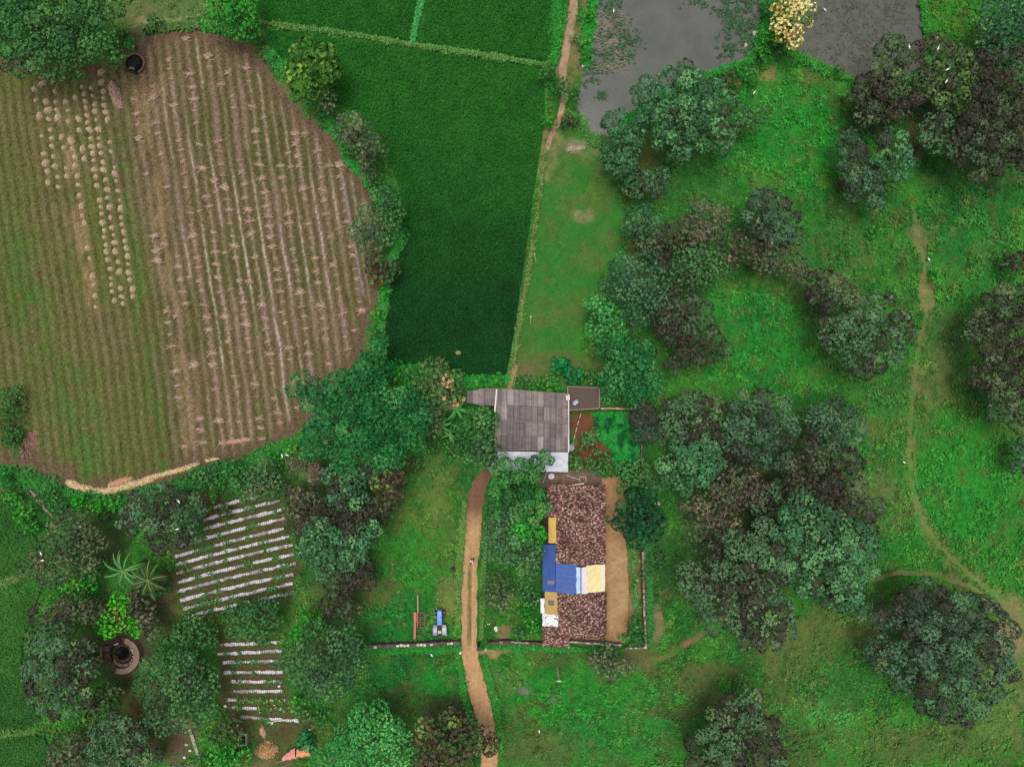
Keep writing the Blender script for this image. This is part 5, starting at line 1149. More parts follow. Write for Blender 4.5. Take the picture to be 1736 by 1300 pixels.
# ---------- person on the track ----------
def skin_body(name, joints, bones, mat, parent, col):
    me = bpy.data.meshes.new(name); me.from_pydata([j[:3] for j in joints], bones, [])
    o = link(name, me, parent); sk = o.modifiers.new('skin', 'SKIN'); me.skin_vertices.new() if not me.skin_vertices else None
    for i, j in enumerate(joints):
        me.skin_vertices[0].data[i].radius = (j[3], j[4] if len(j) > 4 else j[3])
    me.skin_vertices[0].data[0].use_root = True
    o.modifiers.new('sub', 'SUBSURF').levels = 1; o.modifiers['sub'].render_levels = 2
    m2, nt, out = nodes(name + '_look'); p = nt.nodes.new('ShaderNodeBsdfPrincipled'); p.inputs['Base Color'].default_value = (*lin(col), 1); p.inputs['Roughness'].default_value = .75
    n = nt.nodes.new('ShaderNodeTexNoise'); n.inputs['Scale'].default_value = 14; b = nt.nodes.new('ShaderNodeBump'); b.inputs['Strength'].default_value = .15; nt.links.new(n.outputs['Fac'], b.inputs['Height']); nt.links.new(b.outputs['Normal'], p.inputs['Normal'])
    nt.links.new(p.outputs[0], out.inputs[0]); me.materials.append(m2); return o
pn = root('person', (*P(801.5, 946.5)[:2], .02), 'person in a loose white shirt walking along the dirt track', 'person', rz=2.6)
J = [(0,0,.95,.12),(0,0,1.15,.11),(0,.01,1.38,.13,.1),(0,.02,1.5,.055),(0,.03,1.6,.07,.08),(0,.04,1.72,.075,.09),
     (.09,.02,.9,.085),(.1,.12,.5,.06),(.1,.05,.1,.04),(.1,.2,.04,.035),
     (-.09,-.02,.9,.085),(-.1,-.08,.5,.06),(-.1,-.25,.12,.04),(-.1,-.14,.05,.035),
     (.2,.01,1.4,.055),(.26,-.08,1.13,.042),(.27,.04,.92,.032),(.27,.09,.84,.025),
     (-.2,.01,1.4,.055),(-.27,.08,1.14,.042),(-.27,.24,.98,.032),(-.27,.31,.94,.025)]
E = [(0,1),(1,2),(2,3),(3,4),(4,5),(0,6),(6,7),(7,8),(8,9),(0,10),(10,11),(11,12),(12,13),(2,14),(14,15),(15,16),(16,17),(2,18),(18,19),(19,20),(20,21)]
bend = lambda j: (j[0], j[1] + .38 * max(0, j[2] - .98), *j[2:])
J = [bend(j) for j in J]
skin_body('body', J, E, 'skin', pn, (112, 74, 56))
skin_body('shirt', [bend(j) for j in [(0,0,.86,.17,.15),(0,0,1.1,.15,.13),(0,.01,1.38,.155,.125),(.2,.01,1.41,.085),(.265,-.07,1.15,.07),(-.2,.01,1.41,.085),(-.275,.08,1.16,.07)]], [(0,1),(1,2),(2,3),(3,4),(2,5),(5,6)], 'cloth', pn, (228, 222, 228))
skin_body('trousers', [(0,0,.93,.14,.12),(.09,.02,.86,.1),(.1,.12,.5,.08),(.1,.06,.16,.07),(-.09,-.02,.86,.1),(-.1,-.08,.5,.08),(-.1,-.23,.18,.07)], [(0,1),(1,2),(2,3),(0,4),(4,5),(5,6)], 'cloth', pn, (58, 44, 56))
m = MB(); m.ell((0, .315, 1.745), (.098, .112, .085), lin((26, 20, 18)), 12, 8); m.build('hair', 'feather', pn)
m = MB()
for s_ in (-1, 1):
    hx = .27 * s_; hy, hz = (.1, .82) if s_ > 0 else (.33, .93)
    for k in range(4): m.tube([(hx + (k - 1.5) * .017, hy, hz), (hx + (k - 1.5) * .019, hy + .03, hz - .04), (hx + (k - 1.5) * .018, hy + .03, hz - .075)], [.009, .009, .007], lin((112, 74, 56)), 6)
    m.tube([(hx - s_ * .03, hy - .01, hz + .02), (hx - s_ * .05, hy + .03, hz - .02)], [.01, .008], lin((112, 74, 56)), 6)
for s_ in (-1, 1): m.ell((s_ * .03, .415, 1.7), (.012, .01, .01), lin((30, 24, 22)), 6, 4); m.ell((s_ * .085, .31, 1.68), (.015, .025, .035), lin((104, 68, 50)), 6, 4)
m.ell((0, .425, 1.67), (.014, .02, .024), lin((108, 70, 52)), 6, 4); m.ell((0, .41, 1.63), (.03, .01, .009), lin((96, 52, 46)), 6, 4)
m.build('face_and_hands', 'feather', pn)

# ---------- egrets ----------
def egret_mesh():
    m = MB(); w = lin((236, 238, 236)); m.ell((0, 0, .3), (.12, .27, .11), w, 10, 6); m.ell((.0, -.3, .29), (.06, .14, .03), w, 8, 4)
    m.tube([(0, .2, .34), (0, .3, .42), (0, .3, .52), (0, .36, .58)], [.05, .04, .035, .04], w, 8); m.ell((0, .39, .59), (.04, .06, .04), w, 8, 5)
    m.tube([(0, .43, .59), (0, .55, .57)], [.018, .004], lin((214, 170, 60)), 6)
    for s_ in (-1, 1): m.ell((s_ * .1, -.04, .32), (.035, .24, .08), w * .96, 8, 5); m.tube([(s_ * .04, .02, .22), (s_ * .04, .03, 0)], [.012, .01], lin((70, 66, 60)), 5)
    return m
e0 = None
EG = [(1540,81,9.2,.4,'egret on the green tipped mango by the algae pond'),(1589,83,9.3,-.3,'topmost egret in the top right mango crown'),(1605,119,9.3,-1.1,'middle egret in the top right mango crown'),(1603,139,9.3,-.5,'lowest egret in the top right mango crown'),
 (1588,65,.35,-1,'egret in the grass right of the algae pond'),(1397,18,.05,.8,'egret standing in the algae pond near its top edge'),(1373,108,.05,.1,'left egret of the three at the lower rim of the algae pond'),(1380,108,.05,2,'right egret of the three at the lower rim of the algae pond'),(1380,115,.05,1,'lower egret of the three at the rim of the algae pond'),
 (1278,158,.4,-.6,'egret on the bright slope right of the pond tree'),(1244,167,.4,.4,'egret on the slope just behind the pond tree'),(304,849,8.3,.6,'egret at the top of the rounded grey green mango'),(302,896,8.3,-1.3,'egret in the lower middle of the rounded grey green mango'),
 (71,937,8.6,.3,'upper egret on the olive green field tree'),(74,949,8.6,-1.4,'lower egret on the olive green field tree'),(479,772,5.4,.2,'left egret of the pair on the leafless brown tree'),(487,771,5.4,1.2,'right egret of the pair on the leafless brown tree'),(1129,507,6.5,.2,'egret on the little brown tree by the bluish tree'),
 (1573,440,.3,.7,'egret on the bare dirt of the middle footpath'),(914,1238,.3,0,'egret standing alone in the bottom meadow'),(1531,783,.3,1,'egret beside the narrow part of the middle footpath'),(732,1109,.35,.5,'egret in the grass below the rubble wall'),(1040,20,.3,0,'egret on the water plants near the top edge of the grey pond')]
for x, y, z, a, l in EG:
    if e0 is None: o = egret_mesh().build('egret', 'feather'); e0 = o
    else: o = e0.copy(); COL.objects.link(o)
    o.location = P(x, y, z); o.rotation_euler = (0, 0, a); o.scale = (.65, .7, .65); tag(o, 'white ' + l, 'egret', 'egrets resting on trees and ground')

# ---------- rubbish and stones ----------
def crumple(name, label, cat, x, y, rx, ry, h, col, seed, z=0, mat='film', group=None):
    rn = np.random.default_rng(seed); m = MB(); n, k = 12, 5; R_ = [[None] * n for _ in range(k + 1)]
    for j in range(k + 1):
        for i in range(n):
            t = 2 * math.pi * i / n; q = 1 - (j / k) ** 1.3; w = 1 + rn.normal(0, .16)
            R_[j][i] = (math.cos(t) * rx * q * w, math.sin(t) * ry * q * w, h * (j / k) * rn.uniform(.6, 1.25) + .01)
    for j in range(k):
        for i in range(n): m.face([R_[j][i], R_[j][(i + 1) % n], R_[j + 1][(i + 1) % n], R_[j + 1][i]], lin(col) * rn.uniform(.85, 1.08))
    return tag(m.build(name, mat, None, P(x, y, z)), label, cat, group)
crumple('plastic_bag', 'white plastic bag lying in the hedge west of the tiled house', 'bag', 840.5, 1066, .22, .4, .25, (238, 236, 236), 1, .1)
crumple('plastic_bag', 'small white scrap above the white plastic bag by the hedge', 'bag', 828.5, 1057, .17, .15, .15, (236, 234, 226), 2, .1)
crumple('plastic_bag', 'yellowish white scrap at the dirt track edge by the hedge', 'bag', 820.5, 1060.5, .2, .16, .12, (226, 204, 176), 3, .05)
crumple('plastic_bag', 'pale greenish bag below the stretch of wall east of the track', 'bag', 823, 1100, .2, .26, .18, (176, 212, 186), 4, .2)
crumple('plastic_bag', 'white bag in the bush between porch roof and courtyard', 'bag', 984, 793, .26, .22, .3, (224, 234, 240), 5, 1.7)
crumple('plastic_bag', 'white scrap on the grey pond shore beside the path', 'bag', 989, 112, .26, .2, .16, (228, 228, 226), 6, .05)
crumple('stone', 'larger cream coloured rock in the brown corner of the grey pond', 'stone', 1279.5, 57, .3, .46, .3, (226, 200, 184), 7, .02, 'cement')
crumple('stone', 'squarish cream rock left of the larger one in the grey pond corner', 'stone', 1264.5, 76.5, .36, .34, .28, (222, 194, 166), 8, .02, 'cement')
crumple('stone', 'small cream rock on the lower grey pond shore', 'stone', 1273.5, 104, .14, .13, .14, (220, 204, 176), 9, .3, 'cement')
crumple('stone', 'white stone on the bank at the paddy corner by the slim tree', 'stone', 645.5, 582, .2, .2, .24, (232, 226, 214), 10, .4, 'cement')
crumple('stone', 'pale boulder in the sandy patch right of the solitary round mango', 'stone', 1722, 1068, .5, .34, .2, (196, 166, 140), 11, .0, 'cement')
for i, (x, y, r, l) in enumerate([(1104,826,.26,'upper cream scrap in the shady litter right of the dark emerald tree'),(1110,834,.3,'middle cream scrap in the shady litter right of the dark emerald tree'),(1116,853,.34,'lowest white scrap in the shady litter right of the dark emerald tree')]):
    crumple('litter_scrap', l, 'litter', x, y, r, r * .7, .12, (216, 208, 196), 20 + i, .15)
for i, (x, y, l) in enumerate([(316,1262,'highest white scrap on the rubbish strewn soil'),(313,1284,'lowest white scrap on the rubbish strewn soil'),(322,1272,'grey scrap in the middle of the rubbish strewn soil'),(382,1197,'white scrap at the left end of the lower planted rows'),(525,1237,'white scrap in the weedy corner right of the lower rows'),(461,1226,'white scrap below the last lower planted row'),(473,1163,'white scrap between two lower planted rows')]):
    crumple('litter_scrap', l, 'litter', x, y, .2, .15, .12, (216, 210, 214), 30 + i, .1)
crumple('dark_heap', 'dark brushwood heap on the paddock grass beside the track', 'heap', 770, 963, .6, .35, .3, (60, 62, 48), 51, .05, 'soil')

# straw and stalk piles
def straw_pile(name, label, cat, x, y, L, W, H, rz, cols, n, sl=.9, along=True, seed=0, kind=None):
    rn = np.random.default_rng(seed); u = (rn.uniform(-1, 1, n) if L > 1.8 * W else rn.normal(0, .42, n).clip(-1, 1)); v = rn.normal(0, .42, n).clip(-1, 1) * (1 - .7 * u * u); h = H * (1 - v * v) * (1 - .6 * np.abs(u) ** 3) * rn.uniform(.5, 1.05, n)
    c = np.stack([u * L / 2, v * W / 2, h], 1); a = rn.normal(0, .5 if along else 1.4, n); d = np.stack([np.cos(a), np.sin(a), rn.normal(0, .15, n)], 1) * (sl * rn.uniform(.4, 1, n))[:, None] / 2
    s = np.stack([-np.sin(a), np.cos(a), np.zeros(n)], 1) * rn.uniform(.02, .045, n)[:, None]
    Q = np.stack([c - d - s, c + d - s * .5, c + d + s * .5, c - d + s], 1); C = np.array([lin(q) for q in cols])[rn.integers(0, len(cols), n)] * rn.uniform(.75, 1.2, n)[:, None]
    o = link(name, quads(name, Q, C, 'straw'), None, P(x, y)); o.rotation_euler = (0, 0, rz); return tag(o, label, cat, kind=kind)
straw_pile('stalk_pile', 'long pinkish pile of stalks just below the tarred round well', 'pile', 197, 163, 3.4, 1.5, .5, -1.2, [(176,140,124),(150,116,104),(192,160,142)], 900, 1.0, seed=1)
straw_pile('stalk_pile', 'pinkish brown stalk pile in the left corner of the brown field', 'pile', 51, 752, 3.6, 2.0, .5, 1.1, [(156,120,106),(134,102,90),(176,140,124)], 1000, 1.0, seed=2)
straw_pile('straw_pile', 'golden brown rounded straw heap at the bottom garden', 'pile', 453, 1270, 2.9, 2.3, .8, .1, [(176,136,84),(150,112,72),(200,176,150),(170,128,70)], 1500, .5, False, seed=3)
straw_pile('straw_pile', 'small tan brushwood at the crossing above the bottom garden straw heap', 'pile', 446, 1240, .7, 1.6, .3, .2, [(196,164,136),(170,132,108)], 260, .4, False, seed=4)
straw_pile('brushwood', 'grey brushwood patch at the head of the lawn strip', 'brushwood', 976, 253, 2.2, 1.0, .25, .1, [(182,164,146),(140,124,106)], 330, .6, seed=5)
straw_pile('brushwood', 'dry brushwood at the top corner of the hedge behind the lean to', 'brushwood', 869, 640, 3.0, .9, .5, 1.3, [(170,150,110),(146,126,92)], 360, 1.2, seed=6)
HAY = [(118,818),(135,824),(160,832),(182,832),(205,826),(235,818),(262,808),(290,800),(318,793),(335,788)]
hp = []
for (a, b), (c, d) in zip(HAY, HAY[1:]):
    hp.append(straw_pile('x', None, None, (a + c) / 2, (b + d) / 2, np.hypot(c - a, d - b) * S * 1.3, 1.0 if a < 250 else .6, .3, -math.atan2(d - b, c - a), [(206,182,136),(186,160,116),(220,200,158),(160,132,100)], 520, .8, seed=60 + len(hp)))
# join the hay into one ridge
Vs, Fs, Cs, k = [], [], [], 0
for o in hp:
    me = o.data; v = np.empty(len(me.vertices) * 3, np.float32); me.vertices.foreach_get('co', v); v = v.reshape(-1, 3); c4 = np.empty(len(v) * 4, np.float32); me.color_attributes['Col'].data.foreach_get('color', c4)
    ca, sa = math.cos(o.rotation_euler.z), math.sin(o.rotation_euler.z); w = np.stack([v[:, 0] * ca - v[:, 1] * sa + o.location.x, v[:, 0] * sa + v[:, 1] * ca + o.location.y, v[:, 2]], 1)
    Vs.append(w); Cs.append(c4.reshape(-1, 4)[:, :3]); bpy.data.objects.remove(o)
V = np.concatenate(Vs); oo = np.array([*P(225, 818)]); tag(link('hay_ridge', mesh_np('hay_ridge', V - oo, np.arange(len(V)).reshape(-1, 4), np.concatenate(Cs), 'straw', 4), None, oo), 'long cream ridge of straw along the lower edge of the brown field', 'straw ridge')
straw_pile('straw_pile', 'pinkish stalk mound on top of the long cream straw ridge', 'pile', 205, 816, 3.0, .9, .4, .3, [(196,156,120),(176,136,108)], 420, .8, seed=71)
straw_pile('straw_pile', 'small cream straw wisp right of the long straw ridge', 'pile', 360, 779, 1.6, .4, .15, .15, [(216,196,150),(190,164,120)], 160, .7, seed=72)
straw_pile('stalk_pile', 'pink stalk band near the lower tip of the brown field', 'pile', 405, 747, 3.2, .6, .25, .15, [(190,152,140),(164,128,116)], 360, .8, seed=73)

# clothes line
cl = root('clothes_line', P(505, 1280), 'wooden rail hung with peach and pink cloths in the bottom garden', 'clothes line'); o_ = Vector(cl.location)
m = MB(); m.tube([Vector(P(468, 1292, 1.0)) - o_, Vector(P(528, 1276, 1.1)) - o_], .04, lin((176, 140, 104)), 6)
for x, y in ((470, 1291.5), (499, 1283.5), (526, 1277)): m.tube([Vector(P(x, y)) - o_, Vector(P(x, y, 1.05)) - o_], .04, lin((150, 120, 92)), 6)
m.build('rail', 'bark', cl)
def hung(label, x0, y0, x1, y1, w, col, seed):
    a = Vector(P(x0, y0, 1.12)); b = Vector(P(x1, y1, 1.15)); d = (b - a); L_ = d.length; d.normalize(); s = Vector((-d.y, d.x, 0)); n, k = 12, 8; V = []
    for i in range(n + 1):
        for j in range(k + 1):
            v = (j / k - .35) * w * (.6 + .5 * i / n); f = vnoise(np.array([i / 2.]), np.array([seed * 3.]), seed)[0]; z = -abs(v) * (.75 + .4 * f) + .02; V.append(tuple(d * L_ * i / n + s * v + Vector((0, 0, z)) + s * .05 * math.sin(i)))
    F = [[i * (k + 1) + j, (i + 1) * (k + 1) + j, (i + 1) * (k + 1) + j + 1, i * (k + 1) + j + 1] for i in range(n) for j in range(k)]
    C = np.array([lin(col) * (.9 + .15 * ((q * 7) % 5) / 5) for q in range(len(V))]); o = link('cloth', mesh_np('cloth', V, F, C, 'cloth', 4), None, a); tag(o, label, 'cloth')
hung('pink cloth with a white knot on the left of the garden rail', 484, 1287, 500, 1282, 1.2, (224, 148, 142), 1)
hung('peach cloth on the right of the garden rail', 502, 1282, 524, 1277, 1.5, (226, 158, 118), 2)
hung('narrow pinkish cloth end at the far left of the garden rail', 478, 1285, 482, 1289, .8, (222, 176, 168), 3)
pole('pole', 'thin greenish white cane lying on the last lower planted row', 'pole', (453, 1225, .45), (482, 1219.5, .5), .035, (206, 222, 190))
pole('pole', 'thin bare stick leaning beside the small water tank', 'pole', (400, 1256, .2), (408, 1274, 1.2), .04, (150, 128, 104), 'bark')

# ---------- straw heaps and stalk bundles on the field ----------
def heap_mesh(i):
    rn = np.random.default_rng(100 + i); n = 130; r = rn.uniform(0, 1, n) ** .6 * .34; t = rn.uniform(0, 6.28, n); c = np.stack([np.cos(t) * r, np.sin(t) * r, .3 * (1 - (r / .36) ** 2) * rn.uniform(.6, 1, n)], 1)
    a = t + rn.normal(0, .5, n); d = np.stack([np.cos(a), np.sin(a), -.25 * np.ones(n)], 1) * rn.uniform(.06, .17, n)[:, None]; s = np.stack([-np.sin(a), np.cos(a), np.zeros(n)], 1) * .025
    pal = np.array([lin(q) for q in ((184,162,132),(168,146,118),(200,180,154))])
    return quads('straw_heap', np.stack([c - d - s, c + d - s * .4, c + d + s * .4, c - d + s], 1), pal[rn.integers(0, 3, n)] * rn.uniform(.8, 1.15, n)[:, None], 'straw')
def bundle_mesh(i):
    rn = np.random.default_rng(200 + i); n = 22; a = rn.normal(.12, .26, n); c = np.stack([rn.normal(0, .14, n), rn.normal(0, .12, n), .1 + .12 * rn.uniform(0, 1, n)], 1)
    d = np.stack([np.cos(a), np.sin(a), rn.normal(0, .08, n)], 1) * rn.uniform(.22, .55, n)[:, None]; s = np.stack([-np.sin(a), np.cos(a), np.zeros(n)], 1) * .02
    pal = np.array([lin(q) for q in ((176,148,132),(156,128,112),(194,166,148))])
    return quads('stalk_bundle', np.stack([c - d - s, c + d - s * .4, c + d + s * .4, c - d + s], 1), pal[rn.integers(0, 3, n)] * rn.uniform(.75, 1.15, n)[:, None], 'straw')
hm = [heap_mesh(i) for i in range(5)]; bm_ = [bundle_mesh(i) for i in range(6)]
rs = random.Random(3)
for xb, y0, y1, sp, pr in [(75,118,312,16,.88),(91,130,322,15.5,.92),(108,140,302,15,.9),(125,158,524,15.5,.8),(141,150,300,16,.75),(157,148,520,13,.94),(172,150,518,14.5,.94),(190,124,512,13.5,.94)]:
    y = y0
    while y < y1:
        if rs.random() < pr:
            x = xb + .148 * (y - 260) + rs.uniform(-1.5, 1.5); o = link('straw_heap', rs.choice(hm), None, P(x, y, .1)); o.rotation_euler = (0, 0, rs.uniform(0, 6.28)); k = rs.uniform(.65, 1.15); o.scale = (k, k * rs.uniform(.9, 1.5), k)
            tag(o, 'round tan straw heap in rows on the left part of the brown field', 'straw heap', 'tan straw heaps in rows')
        y += sp * rs.uniform(.8, 1.25)
cnt = 0; cand = []
for r_ in range(24):
    u = (16 + r_) * PER; y = 60 + rs.uniform(0, 20)
    while y < 760:
        x = u + .135 * (y - 400)
        for _ in range(4): x += u - float(row_u(np.array([x]), np.array([y]))[0])
        x += rs.uniform(-1.3, 1.3); d_, _, _ = seg_dist(np.array([x]), np.array([y]), FIELD, True)
        dens = .22 + .55 * math.exp(-((x - 420) / 95) ** 2 - ((y - 430) / 190) ** 2) + (.25 if x > 500 else 0)
        if r_ % 2: dens = .07
        else: dens = min(.95, dens * 1.9)
        if inside(np.array([x]), np.array([y]), FIELD)[0] and d_[0] > 12 and rs.random() < dens: cand.append((x, y))
        y += rs.uniform(16, 24)
rs.shuffle(cand)
for x, y in cand[:290]:
    o = link('stalk_bundle', rs.choice(bm_), None, P(x, y, .1)); o.rotation_euler = (0, 0, rs.gauss(0, .18)); k = rs.uniform(.6, 1.25); o.scale = (k, k * rs.uniform(.8, 1.6), 1)
    tag(o, 'pinkish bundle of dry stalks laid across the rows of the brown field', 'stalk bundle', 'dry stalk bundles laid across the rows')

# ---------- plastic mulch rows with crops ----------
UP = [(340,447,842,-.24),(346,475,858,-.24),(346,478,874,-.24),(300,486,890,-.245),(297,482,907,-.24),(299,500,922,-.235),(300,497,937,-.23),(302,500,953,-.23),(300,502,969,-.225),(306,498,986,-.22),(312,497,1002,-.22),(318,505,1017,-.22)]
LOW = [(368,484,1090,-.05),(369,482,1105,-.05),(378,482,1121,-.03),(380,480,1139,-.01),(392,478,1155,0),(395,481,1171,0),(384,484,1186,.01),(392,488,1200,.02),(407,508,1216,.07)]
def mulch_row(label, x0, x1, ym, sl, seed, fade, group, first, last):
    rn = random.Random(seed); n = int((x1 - x0) / 1.2); o0 = Vector(P(x0, ym + sl * (x0 - 434) + (.0009 * (x0 - 434) ** 2) * (1 if sl < -.1 else 0)))
    t = root('mulch_row', o0, label, 'crop row', group); m = MB(); prev = None; L = []; Nn = []; CC = []; soil = MB(); pp = None
    for i in range(n + 1):
        x = x0 + (x1 - x0) * i / n; y = ym + sl * (x - 434) + (.0002 * (x - 434) ** 2 if sl < -.1 else 0) + (vnoise(np.array([x / 6.]), np.array([seed * 3.1]), 4)[0] - .5) * 1.6
        c = Vector(P(x, y)) - o0; dx = Vector((1, -sl, 0)).normalized(); nv = Vector((-dx.y, dx.x, 0)); w = .27 * (.75 + .5 * vnoise(np.array([x / 4.]), np.array([seed * 7.]), 9)[0]); gap = vnoise(np.array([x / 9.]), np.array([seed * 5.3]), 12)[0] < fade
        ring_ = [c + nv * (w * k) + Vector((0, 0, h + rn.uniform(-.004, .004))) for k, h in ((-1, .03), (-.65, .13), (0, .17), (.65, .13), (1, .03))]
        sr = [c + nv * (k * .5) + Vector((0, 0, h)) for k, h in ((-1, .0), (-.5, .09), (0, .12), (.5, .09), (1, .0))]
        if pp:
            for k in range(4): soil.face([pp[k + 1], pp[k], sr[k], sr[k + 1]], lin((76, 72, 44)) * rn.uniform(.93, 1.07))
        if prev and not gap:
            col = lin((200, 197, 203)) if vnoise(np.array([x / 15.]), np.array([seed * 2.]), 5)[0] > .3 else lin((148, 144, 142))
            for k in range(4): m.face([prev[k + 1], prev[k], ring_[k], ring_[k + 1]], col * (.72 + .4 * vnoise(np.array([x / 3.5]), np.array([seed * 4. + k]), 6)[0]) * rn.uniform(.96, 1.04))
        prev = ring_ if not gap else None; pp = sr
        if i % 3 == 1 and not gap:
            for k in (-.35, .35): m.ell(c + nv * w * k + Vector((0, 0, .155)), (.065, .06, .03), lin((44, 44, 40)), 7, 4)
        # plants grow out of the holes
        g = vnoise(np.array([x / 12.]), np.array([seed * 9.7]), 15)[0]; cnt_ = 5 if gap else (3 if g > .7 else (1 if g > .6 else 0))
        for _ in range(cnt_ if rn.random() < .8 else 0):
            L.append(tuple(c + nv * rn.gauss(0, .22) + dx * rn.uniform(-.1, .1) + Vector((0, 0, rn.uniform(.16, .4))))); Nn.append((rn.gauss(0, .4), rn.gauss(0, .4), 1)); CC.append(lin(rn.choice([(50,104,44),(70,118,56),(58,96,48)] + ([(166,166,80)] if (ym > 1165 or ym < 850) and rn.random() < .4 else []))))
    soil.build('soil_bed', 'soil', t)
    if m.v: m.build('plastic_film', 'film', t)
    if L:
        N_ = np.array(Nn, float); N_ /= np.linalg.norm(N_, axis=1)[:, None]; Q, C = leaves(np.array(L), N_, 7, .17, .09, np.clip(np.array(CC) * 1.5, 0, .8)); link('crop_foliage', quads('crop_foliage', Q, C, 'leaf'), t)
ordn = ['topmost', 'second', 'third', 'fourth', 'fifth', 'sixth', 'seventh', 'eighth', 'ninth', 'tenth', 'eleventh', 'lowest']
for i, r_ in enumerate(UP): mulch_row(f'{ordn[i]} white plastic covered crop row of the upper sloping plot', *r_, 10 + i, .3 if i < 1 else (.26 if i in (6, 7) else .02), 'plastic covered rows of the upper plot', 0, 0)
for i, r_ in enumerate(LOW): mulch_row(f'{ordn[i] if i < 8 else "lowest"} white plastic covered crop row of the lower plot', *r_, 40 + i, .02 if i not in (6, 7) else .5, 'plastic covered rows of the lower plot', 0, 0)
# ---------- uncountable ground plants ----------
def masks(px, py):
    out = np.zeros(px.shape, bool)
    for p in (FIELD, PADDY, PADDYB, PADDYC, PADDYL, PADDYM, POND, PONDB, YARD, COURT): out |= inside(px, py, rough_poly(p, amp=.5))
    return out
def line_d(px, py, line): return seg_dist(px, py, line)[0]
def green_w(c):      # how leafy the painted ground is: green over red
    return np.clip((c[:, 1] / np.maximum(c[:, 0], 1e-3) - 1.1) / 1.6, 0, 1)
def scatter(n):
    return rng.uniform(-25, 1761, n), rng.uniform(-25, 1325, n)
def tuft(name, px, py, c, h, k, L, W, tilt, cj=.22, nj=.35):
    n = len(px); z = h * rng.uniform(.3, 1, n); pos = np.stack([(px - 868) * S, (650 - py) * S, z + .02], 1)
    nn = np.stack([rng.normal(0, nj, n), rng.normal(0, nj, n), np.ones(n)], 1); nn /= np.linalg.norm(nn, axis=1)[:, None]
    Q, C = leaves(pos, nn, k, L, W, c, tilt, cj)
    o = link(name, quads(name, Q, np.clip(C, 0, .85), 'leaf')); o['kind'] = 'stuff'; return o
px, py = scatter(430000); ok = ~masks(px, py)
hx = poly_w(px, py, LAWN, 10); ok &= hx < .5
for ln, w in ((TRACK, 15), (TRACKTOP, 6), (FOOT, 4), (FOOTB, 4), (FOOTC, 5)):
    ok &= line_d(px, py, ln) > w * rng.uniform(.75, 1.35, len(px))
for bx0, by0, bx1, by1 in ((838,655,965,802),(790,655,842,690),(960,652,1018,697),(918,820,1030,1102),(172,1082,248,1138),(215,94,248,126)):
    ok &= ~((px > bx0) & (px < bx1) & (py > by0) & (py < by1))
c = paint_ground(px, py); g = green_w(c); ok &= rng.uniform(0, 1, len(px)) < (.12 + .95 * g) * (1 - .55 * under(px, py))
plot = poly_w(px, py, PLOT, 6) + poly_w(px, py, PLOTB, 6) + poly_w(px, py, GARDENBED, 6); ok &= rng.uniform(0, 1, len(px)) > plot * .3
px, py, c, g = px[ok], py[ok], c[ok], g[ok]
tall = g * sstep(.42, .6, fbm(px / 22, py / 22, 301, 3))
b = fbm(px / 5, py / 5, 305, 3)
cc = c * ((1.0 + .9 * sstep(.35, .7, b)) * rng.uniform(.75, 1.35, len(px)))[:, None] * np.array([1.02, .86, .80])
m1 = tall > .45
tuft('weeds', px[m1], py[m1], cc[m1] * 1.1, .36, 4, .21, .12, (.0, .7))
tuft('grass', px[~m1], py[~m1], cc[~m1] * 1.05, .14, 3, .17, .065, (.1, .9))
# lawn blades
px, py = scatter(200000); ok = (poly_w(px, py, LAWN, 10) > .3) & (line_d(px, py, BUND_E) > 6) & ~inside(px, py, np.array(PADDY)) & ~inside(px, py, np.array(POND)); px, py = px[ok], py[ok]; c = paint_ground(px, py)
tuft('lawn_grass', px, py, c * 1.35, .05, 3, .13, .05, (.0, .6))
# rice
def rice(poly, n, fc, mul, seed, L=.26):
    x0, y0 = np.min(poly, 0); x1, y1 = np.max(poly, 0); px = rng.uniform(x0, x1, n); py = rng.uniform(y0, y1, n); ok = inside(px, py, np.array(poly)); d = seg_dist(px, py, np.array(poly), True)[0]; ok &= d > 2.5 + 4 * (fbm(px / 10, py / 10, seed, 2) - .3)
    ok &= np.hypot((px - 777) / 9, (py - 598) / 7) > .6
    px, py = px[ok], py[ok]; c = fc(px, py); tuft('rice', px, py, c * mul * rng.uniform(.82, 1.22, len(px))[:, None], .38, 4, L, .055, (.35, 1.3), .2, .25)
rice(PADDY, 68000, paddy_c(0), 2.1, 1); rice(PADDYB, 26000, paddy_c(.1), 2.2, 2); rice(PADDYC, 22000, paddy_c(.15), 2.2, 3); rice(PADDYL, 30000, pl, 2.5, 4); rice(PADDYM, 12000, pl, 2.5, 5)
straw_pile('bare_patch', 'small pale bare patch with brown reeds in the lower dark paddy', 'reed patch', 777, 598, .8, .6, .12, 0, [(170,120,90),(110,150,80),(150,160,100)], 120, .3, False, seed=81)
# weedy stubble along the field rows
x0, y0 = -20, 40; px = rng.uniform(-20, 655, 170000); py = rng.uniform(40, 835, 170000); d = seg_dist(px, py, FIELD, True)[0]; u = row_u(px, py) / PER; ph = .5 + .5 * np.cos(2 * np.pi * (u + .5))
ok = inside(px, py, np.array(FIELD)) & (d > 4) & (rng.uniform(0, 1, len(px)) < .12 + .8 * ph ** 2 * (.35 + .65 * fbm(px / 40, py / 60, 311, 3)))
px, py = px[ok], py[ok]; c = field_c(px, py); yl = mix(c, lin((112, 108, 56)), .4 * fbm(px / 20, py / 20, 313, 2))
tuft('stubble', px, py, yl * rng.uniform(.8, 1.9, len(px))[:, None], .16, 3, .16, .055, (.1, 1.1), .4)
